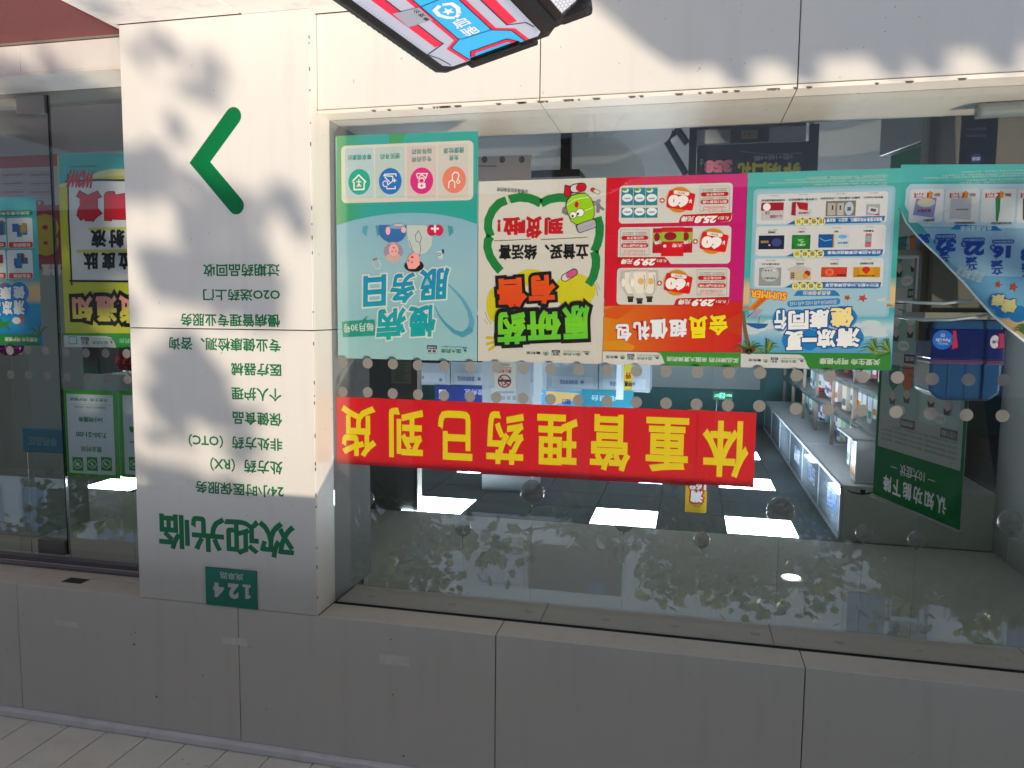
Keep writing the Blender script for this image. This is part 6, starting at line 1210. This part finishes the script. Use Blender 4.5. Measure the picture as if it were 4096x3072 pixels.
m = MB(); off = (Vs[2]-Vs[0]).cross(Vs[1]-Vs[0]).normalized(); off = off if off.dot(e1) > 0 else -off
m.quad([v+off*0.0015 for v in Vs]); m.build('side_panel', mat('hex white', '#dfe2ea', rough=0.4), box)
m = MB()
for r_ in range(6):
    for j in range(30):
        f0 = (r_+0.5)/6; g0 = (j+0.5*(r_ % 2))/30; c_ = Vs[0].lerp(Vs[1], f0).lerp(Vs[3].lerp(Vs[2], f0), g0)+off*0.0021
        ux = (Vs[3]-Vs[0]).normalized(); uy = (Vs[1]-Vs[0]).normalized(); R_ = 0.0062
        hx = [c_+ux*(R_*math.cos(math.radians(60*k)))+uy*(R_*math.sin(math.radians(60*k))) for k in range(6)]; hi = [c_+(h-c_)*0.82 for h in hx]
        for k in range(6): m.quad([hx[k], hx[(k+1) % 6], hi[(k+1) % 6], hi[k]])
m.build('hex_pattern', mat('hex line', '#8b90a0', rough=0.5), box)
p = Print(frame=(TB+nn*(0.0008+EPS*1.5), e1, e2, nn))
for a in (0.105, 0.945):
    for j in range(34):
        for d_ in (-0.012, 0.008): p.stroke([((a+d_)*fw-0.003, 0.13*fw+j*0.0105), ((a+d_)*fw+0.003, 0.13*fw+0.004+j*0.0105)], 0.0012, '#8f94a2', 1, False)
p.build('hex_border', lid)
# the scooter carrying it
sc = thing('scooter', 'dark electric scooter carrying the black tail box', 'scooter')
bc = BX(W1/2, W2/2, -0.262); DM = mat('scooter paint', '#2b2f38', rough=0.3, coat=0.5); RUB = mat('tyre rubber', '#141414', rough=0.9)
m = MB(); m.box(bc.x-0.12, bc.x+0.12, bc.y-0.2, bc.y+0.1, bc.z-0.028, bc.z-0.004); m.build('rack', BLACK, sc, bevel=0.004)
fy = -1
def wheel(cy, nm):
    m = MB(); prof = []; R = 0.2
    for i in range(28):
        a = 2*math.pi*i/28
        for j in range(8): b = 2*math.pi*j/8; rr_ = R-0.045+0.045*math.cos(b); m.v.append((bc.x+0.045*math.sin(b), cy+rr_*math.cos(a), GZ+R+rr_*math.sin(a)))
    for i in range(28):
        for j in range(8): i2, j2 = (i+1) % 28, (j+1) % 8; m.f.append((i*8+j, i2*8+j, i2*8+j2, i*8+j2)); m.m.append(0)
    w_ = m.build('wheel', RUB, sc, smooth=True); m = MB(); m.tube([(bc.x-0.04, cy, GZ+R), (bc.x+0.04, cy, GZ+R)], 0.11, 20); m.build('hub', STEEL, w_)
GZ = -1.182
yr_, yf_ = bc.y+0.02, bc.y-1.15
wheel(yr_, 'rear'); wheel(yf_, 'front')
m = MB(); m.prism([(yr_+0.05, GZ+0.3), (yr_+0.05, bc.z-0.03), (yr_-0.1, bc.z-0.03), (yr_-0.62, bc.z-0.06), (yr_-0.7, GZ+0.2), (yr_-0.25, GZ+0.22)], bc.x-0.1, bc.x+0.1, lambda a, b, h: (h, a, b)); m.build('body', DM, sc, bevel=0.02)
m = MB(); m.prism([(yr_-0.26, bc.z-0.055), (yr_-0.26, bc.z-0.01), (yr_-0.6, bc.z-0.02), (yr_-0.62, bc.z-0.058)], bc.x-0.115, bc.x+0.115, lambda a, b, h: (h, a, b)); m.build('seat', RUB, sc, bevel=0.01)
m = MB(); m.box(bc.x-0.09, bc.x+0.09, yf_+0.12, yr_-0.66, GZ+0.2, GZ+0.24); m.build('footboard', DM, sc, bevel=0.006)
m = MB(); m.tube([(bc.x, yf_, GZ+0.22), (bc.x, yf_+0.04, GZ+0.4), (bc.x, yf_+0.1, GZ+0.62)], 0.025); m.build('steering_column', BLACK, sc)
m = MB(); m.tube([(bc.x-0.3, yf_+0.16, GZ+0.63), (bc.x-0.1, yf_+0.1, GZ+0.63), (bc.x+0.1, yf_+0.1, GZ+0.63), (bc.x+0.3, yf_+0.16, GZ+0.63)], 0.014); m.build('handlebar', BLACK, sc)
m = MB(); m.tube([(bc.x-0.05, yr_-0.35, GZ+0.22), (bc.x-0.22, yr_-0.3, GZ+0.002)], 0.012); m.build('kickstand', STEEL, sc)
# ================================================================== ACROSS THE STREET (seen mirrored in the glass)
VM = lambda y: 2*YG-y                                       # where a thing at depth y shows up behind the mirror
def mirror(tile, x, y, yd): p = on_y(*q(tile, x, y), VM(yd)); return float(p[0]), float(p[2])
YO = -13.0
bw = mat('white render', '#f6f5f2', rough=0.8, noise=0.04, nscale=1.2, stain=0.15); bd = mat('brown blind', '#6f6560', rough=0.6); bl = mat('blue window glass', '#6f86a8', rough=0.1, coat=0.4)
bld = thing('building', 'white building across the street, seen mirrored in the window', 'building')
x0, z0 = mirror('F', 900, 1270, YO)
m = MB(); m.box(-30, 30, YO-6, YO, 4.3, 7.0); m.build('wall', bw, bld)
m = MB(); m.box(-30, 30, YO-6, YO-0.3, -1.29, 4.299); m.build('shopfront', mat('dark shopfront', '#3a3a3b', rough=0.5, noise=0.5, nscale=0.7), bld)  # unseen ground floor, made dark so the lower glass mirrors no pale veil
m = MB()
for k in range(16): m.box(-30+4*k, -29.6+4*k, YO-0.299, YO, -1.29, 4.299)
m.build('shopfront_pier', mat('shopfront pier', '#6d6a66', rough=0.7, noise=0.2), bld)
def owin(tile, b, y, name, mt, par, dz=0.05, frame=True):
    cx, cy = (b[0]+b[2])/2, (b[1]+b[3])/2
    xa, xb = sorted((mirror(tile, b[0], cy, y)[0], mirror(tile, b[2], cy, y)[0])); za, zb = sorted((mirror(tile, cx, b[1], y)[1], mirror(tile, cx, b[3], y)[1]))
    m = MB(); m.box(xa, xb, y+0.002, y+dz, za, zb); w_ = m.build(name, mt, par)
    if frame:
        m = MB(); e = 0.08
        for c in ((xa-e, xa-0.002, za-e, zb+e), (xb+0.002, xb+e, za-e, zb+e), (xa, xb, za-e, za-0.002), (xa, xb, zb+0.002, zb+e), ((xa+xb)/2-0.04, (xa+xb)/2+0.04, za, zb)): m.box(c[0], c[1], y+0.003, y+dz+0.05, c[2], c[3])
        m.build('frame', mat('window frame', '#d3d8de', rough=0.5), w_)
    return w_
owin('F', (1142, 1180, 1342, 1278), YO, 'window', bd, bld, frame=False); owin('F', (1270, 1255, 1310, 1280), YO, 'window', bl, bld, dz=0.08, frame=False)
owin('F', (1045, 1195, 1125, 1258), YO, 'recess_panel', mat('panel white', '#dfe3e8', rough=0.7), bld); owin('F', (870, 1150, 920, 1240), YO, 'window', bl, bld)
owin('F', (1925, 1255, 1985, 1330), YO, 'window', bl, bld); owin('F', (2050, 1260, 2110, 1330), YO, 'window', bl, bld); owin('F', (1720, 1130, 1790, 1190), YO, 'window', bl, bld)
for i in range(9):
    for zz in (4.75,):
        xx = -28+i*2.9
        if xx > -4.0: break
        zz = 5.55
        m = MB(); m.box(xx, xx+1.5, YO+0.002, YO+0.05, zz, zz+1.3); wn = m.build('window', bl, bld)
        m = MB()
        for c in ((xx-0.08, xx, zz-0.04, zz+1.38), (xx+1.5, xx+1.58, zz-0.04, zz+1.38), (xx+0.71, xx+0.79, zz, zz+1.3), (xx, xx+1.5, zz+0.9, zz+0.96)): m.box(c[0]+0.001, c[1]-0.001, YO+0.003, YO+0.1, c[2], c[3])
        m.build('frame', mat('window frame', '#d3d8de', rough=0.5), wn)
for i in range(8):
    xx = 11+i*2.3
    for zz in (4.75,):
        m = MB(); m.box(xx, xx+1.5, YO+0.002, YO+0.05, zz, zz+1.7); wn = m.build('window', bl, bld); m = MB()
        for c in ((xx-0.08, xx, zz-0.08, zz+1.78), (xx+1.5, xx+1.58, zz-0.08, zz+1.78), (xx+0.71, xx+0.79, zz, zz+1.7)): m.box(c[0]+0.001, c[1]-0.001, YO+0.003, YO+0.1, c[2], c[3])
        m.build('frame', mat('window frame', '#d3d8de', rough=0.5), wn)
m = MB(); m.box(-30, 30, YO+0.001, YO+0.5, 4.31, 4.5); m.build('ledge', bw, bld)
# white lattice sign frame fixed to the building
ym = YO+0.4
xa, za = mirror('F', 968, 1260, ym); xb, _ = mirror('F', 1003, 1260, ym); xa, xb = min(xa, xb), max(xa, xb); xm = xa*0.45+xb*0.55
m = MB()
for x in (xa, xm): m.box(x-0.05, x+0.05, ym-0.03, ym+0.03, 4.4, 6.7)
for k in range(6): z = 4.55+0.38*k; m.box(xa+0.051, xm-0.051, ym-0.02, ym+0.02, z, z+0.07); m.prism([(xm+0.051, z+0.1), (xb+0.08, z+0.24), (xb+0.08, z+0.32), (xm+0.051, z+0.18)], ym-0.02, ym+0.02, lambda a, b, h: (a, h, b))
m.box(xa, xm, YO, ym-0.031, 6.3, 6.36); m.build('lattice_frame', mat('white lattice', '#f6f7f8', rough=0.5), bld)
m = MB(); m.box(-30, -5.2, YO+0.001, YO+0.6, 4.301, 5.5); m.build('reflection_blocker', mat('reflection blocker', '#26292c', rough=0.5, noise=0.3, nscale=1.5), bld)  # added dark block, keeps the pale wall's reflection off the green banner
# made-up box truck, unseen, shaped to throw the shadow across the low wall
def back(p, y): k_ = (p[1]-y)/SUN.y; return Vector((p[0]-SUN.x*k_, y, p[2]-SUN.z*k_))
YK = -4.9
ptA = back(on_y(*q('F', 1290, 0), 0.065), YK); ptB = back(on_y(*q('F', 1452, 158), 0.065), YK); topz = ptB.z
tr = thing('shadow_truck', 'unseen dark box truck added behind the camera to shadow the low wall', 'truck')
TW = mat('truck paint', '#27313b', rough=0.4, coat=0.3)
xh = ptB.x
m = MB(); m.box(xh-5.2, xh, YK-1.9, YK, -0.55, topz); m.build('cargo_box', TW, tr, bevel=0.03)
sl_ = (ptA.x-ptB.x)/max(0.05, (ptB.z-ptA.z))
m = MB(); m.prism([(xh+0.02, -0.85), (xh+0.02, topz-0.02), (ptA.x, ptA.z), (ptA.x+0.35, 0.35), (ptA.x+0.7, 0.0), (ptA.x+0.72, -0.85)], YK-1.75, YK-0.02, lambda a, b, h: (a, h, b)); m.build('cab', TW, tr, bevel=0.03)
m = MB(); m.box(xh+0.35, xh+1.0, YK-0.019, YK-0.005, 0.15, 0.75); m.build('side_window', bl, tr)
for cx in (xh-4.2, xh-3.2, xh+0.85):
    for cy in (YK-0.24, YK-1.72):
        m = MB(); m.tube([(cx, cy-0.12, -0.87), (cx, cy+0.12, -0.87)], 0.415, 24); w_ = m.build('wheel', RUB, tr); m = MB(); m.tube([(cx, cy-0.13, -0.87), (cx, cy+0.13, -0.87)], 0.2, 16); m.build('hub', STEEL, w_)
m = MB()
sc_x = [on_y(*q('a3', x, 560), 0.065) for x in (365, 800, 1365, 1620, 2080, 2500, 2900)]
for p_ in sc_x: b_ = back(p_, YK-0.3); m.box(b_.x-0.028, b_.x+0.028, YK-0.36, YK-0.28, topz+0.001, topz+0.26)
m.box(xh-5.0, xh-0.15, YK-0.38, YK-0.361, topz+0.002, topz+0.03); m.build('roof_rack', STEEL, tr)  # posts added to scallop the upper edge of the shadow
# ------------------------------------------------------------------ plane trees along the kerb
LEAF = [(0, -0.5), (0.12, -0.3), (0.42, -0.36), (0.34, -0.08), (0.55, 0.12), (0.28, 0.16), (0.22, 0.42), (0.08, 0.3), (0, 0.58), (-0.08, 0.3), (-0.22, 0.42), (-0.28, 0.16), (-0.55, 0.12), (-0.34, -0.08), (-0.42, -0.36), (-0.12, -0.3)]
def leaf_mat(key, h):
    m = mat(key, h, rough=0.5, noise=0.35, nscale=2.5); b = m.node_tree.nodes['Principled BSDF']
    tr_ = m.node_tree.nodes.new('ShaderNodeBsdfTranslucent'); tr_.inputs[0].default_value = tuple(min(1, x*2.2) for x in lin(h)[:3])+(1,)
    mx = m.node_tree.nodes.new('ShaderNodeMixShader'); mx.inputs[0].default_value = 0.22
    m.node_tree.links.new(b.outputs[0], mx.inputs[1]); m.node_tree.links.new(tr_.outputs[0], mx.inputs[2]); m.node_tree.links.new(mx.outputs[0], m.node_tree.nodes['Material Output'].inputs[0]); return m
LM1, LM2 = leaf_mat('plane leaf', '#46602f'), leaf_mat('young plane leaf', '#77883f'); BARK = mat('plane bark', '#6a6052', rough=0.9, noise=0.4, nscale=8, bump=0.5, bscale=20)
def add_leaf(V, Fc, Mi, c, sz, r, mi):
    ax = Vector((r.gauss(0, 1), r.gauss(0, 1), r.gauss(0, 1)+0.6)).normalized(); a = ax.orthogonal().normalized(); b = ax.cross(a); t0 = r.uniform(0, 6.28); ca, sa = math.cos(t0), math.sin(t0); n = len(V); bend = r.uniform(-0.15, 0.15)
    for x, y in LEAF:
        p = c+(a*(x*ca-y*sa)+b*(x*sa+y*ca)+ax*bend*abs(x))*sz; V.append((p.x, p.y, p.z))
    Fc.append(tuple(range(n, n+16))); Mi.append(mi)
def tree(name, lab, x, y, trunk_h, clumps, seed, extra=()):
    r = random.Random(seed); t = thing('plane_tree', lab, 'tree', 'plane trees along the kerb')
    m = MB(); m.tube([(x, y, -1.3), (x+0.03, y, trunk_h*0.4), (x-0.02, y+0.05, trunk_h)], 0.19, 12, 0.12); tk = m.build('trunk', BARK, t, smooth=True)
    m = MB()
    for c in clumps:
        m.tube([(x, y, trunk_h-0.2-0.3*r.random()), ((x*0.6+c[0]*0.4), (y*0.6+c[1]*0.4), trunk_h*0.4+c[2]*0.6), (c[0], c[1], c[2])], 0.06, 6, 0.012)
    m.build('branch', BARK, tk, smooth=True)
    V, Fc, Mi = [], [], []
    for cx, cy, cz, rad, n_ in clumps:
        for sub in range(max(3, int(n_/26))):
            d = Vector((r.gauss(0, 1), r.gauss(0, 1), r.gauss(0, 0.8))).normalized()*rad*(r.random()**0.45); s_ = Vector((cx, cy, cz))+d; k_ = 1 if r.random() < 0.3 else 0
            for j in range(26): add_leaf(V, Fc, Mi, s_+Vector((r.gauss(0, 0.19), r.gauss(0, 0.19), r.gauss(0, 0.15))), r.uniform(0.12, 0.2), r, k_)
    for c in extra:
        add_leaf(V, Fc, Mi, c, r.uniform(0.13, 0.21), r, 0)
    me = bpy.data.meshes.new('crown'); me.from_pydata(V, [], Fc); me.materials.append(LM1); me.materials.append(LM2); me.polygons.foreach_set('material_index', Mi); me.update()
    o = bpy.data.objects.new('crown', me); COL.objects.link(o); o.parent = t
# leaves whose shadows dapple the pillar and the doorway: each hangs on the sun's path to a spot on the wall
r_ = random.Random(21); drop = []
K2 = 4096/2212
BLOBS = [(325, 108, 46, 40, 1.2), (456, 184, 54, 36, 1.3), (388, 280, 34, 28, 1.2), (330, 388, 72, 58, 1.25), (455, 462, 92, 36, 1.25), (618, 470, 55, 42, 1.2), (440, 560, 150, 40, 1.1), (470, 618, 150, 60, 1.25), (566, 664, 55, 30, 0.8), (384, 788, 70, 58, 1.25),
         (418, 850, 88, 58, 1.25), (352, 905, 62, 46, 1.2), (518, 922, 66, 38, 1.1), (533, 982, 72, 18, 1.0), (400, 1060, 120, 30, 1.2), (330, 1000, 40, 40, 0.6)]
def blob(u, v, ru, rv, dens, y=0.0, lo=6.5, hi=8.6):
    a = on_y(u*K2, v*K2, y); kx = abs(on_y((u+1)*K2, v*K2, y)[0]-a[0]); kz = abs(on_y(u*K2, (v+1)*K2, y)[2]-a[2]); n_ = int(ru*kx*rv*kz*3.14/0.0055*dens)
    for j in range(n_):
        rad = math.sqrt(r_.random())*0.97; th = r_.random()*6.283; p_ = (a[0]+rad*math.cos(th)*ru*kx, y, a[2]+rad*math.sin(th)*rv*kz); drop.append(back(p_, -r_.uniform(lo, hi)))
for b_ in BLOBS: blob(*b_)
for b_ in ((120, 300, 150, 150, 1.3), (120, 560, 150, 160, 1.3), (120, 850, 150, 170, 1.3), (60, 130, 110, 50, 1.2), (190, 150, 30, 22, 0.8)): blob(*b_, y=YD)
for b_ in ((2090, 520, 140, 150, 0.9), (2090, 800, 130, 120, 0.9)): blob(*b_, y=YP)
def cl(tile, x, y, yd, rad, n_): a = mirror(tile, x, y, yd); return (a[0], yd, a[1], rad, n_)
xt, _ = mirror('F', 1557, 1200, -8.2)
tree('plane_tree', 'leafy plane tree whose thin trunk is mirrored near the middle of the window', xt, -8.2, 2.6,
     [cl('F', 1440, 1150, -8.2, 0.77, 378), cl('F', 1560, 1120, -8.0, 0.77, 378), cl('F', 1330, 1135, -7.8, 0.51, 216), cl('F', 1480, 1235, -8.4, 0.51, 234), cl('F', 1580, 1265, -8.2, 0.42, 180), cl('F', 1650, 1170, -8.6, 0.68, 324), cl('F', 1240, 1110, -8.0, 0.42, 162), cl('F', 1090, 1150, -7.6, 0.38, 98)], 1)
tree('plane_tree', 'sunlit plane tree mirrored at the window end farthest from the pillar', mirror('F', 2090, 1300, -9.4)[0], -9.4, 2.9,
     [cl('F', 1990, 1200, -9.4, 0.77, 420), cl('F', 2080, 1230, -9.4, 0.77, 420), cl('F', 1910, 1160, -9.3, 0.77, 400), cl('F', 1800, 1140, -9.3, 0.77, 340), cl('F', 2120, 1320, -9.6, 0.51, 220), cl('F', 1960, 1290, -9.6, 0.34, 120), cl('F', 1700, 1240, -9.3, 0.77, 340), cl('F', 2050, 1120, -9.2, 0.77, 400)], 2, extra=drop)
tree('plane_tree', 'dense plane tree mirrored next to the pillar', mirror('F', 760, 1250, -8.8)[0], -8.8, 2.7,
     [cl('F', 790, 1170, -8.8, 0.68, 378), cl('F', 860, 1200, -8.6, 0.59, 306), cl('F', 900, 1130, -8.8, 0.59, 288), cl('F', 770, 1240, -8.8, 0.34, 144), cl('F', 850, 1265, -8.8, 0.30, 98), cl('F', 985, 1150, -8.4, 0.34, 126), cl('F', 940, 1245, -8.5, 0.21, 44)], 3)
tree('plane_tree', 'plane tree mirrored in the door glass', 9.6, -9.0, 3.0, [(8.6, -8.6, 3.2, 0.9, 380), (9.6, -8.8, 3.9, 1.1, 480), (10.9, -9.2, 3.4, 1.0, 420), (7.6, -8.8, 3.4, 0.7, 220), (12.4, -9, 4, 0.9, 300)], 4)
# ================================================================== PLACE EVERY THING ON ITS BASE
bpy.context.view_layer.update()
def kids(o):
    out = []
    for c in o.children: out.append(c); out += kids(c)
    return out
for o in list(COL.objects):
    if o.parent is not None or o.type not in ('EMPTY', 'MESH'): continue
    ms = [c for c in ([o]+kids(o)) if c.type == 'MESH']
    if not ms: continue
    P = np.concatenate([np.array([v.co[:] for v in c.data.vertices]) for c in ms if len(c.data.vertices)])
    mn, mx = P.min(0), P.max(0); base = Vector(((mn[0]+mx[0])/2, (mn[1]+mx[1])/2, mn[2]))
    for c in ms: c.data.transform(Matrix.Translation(-base))
    o.location = base+Vector((0, 0, GROUND))
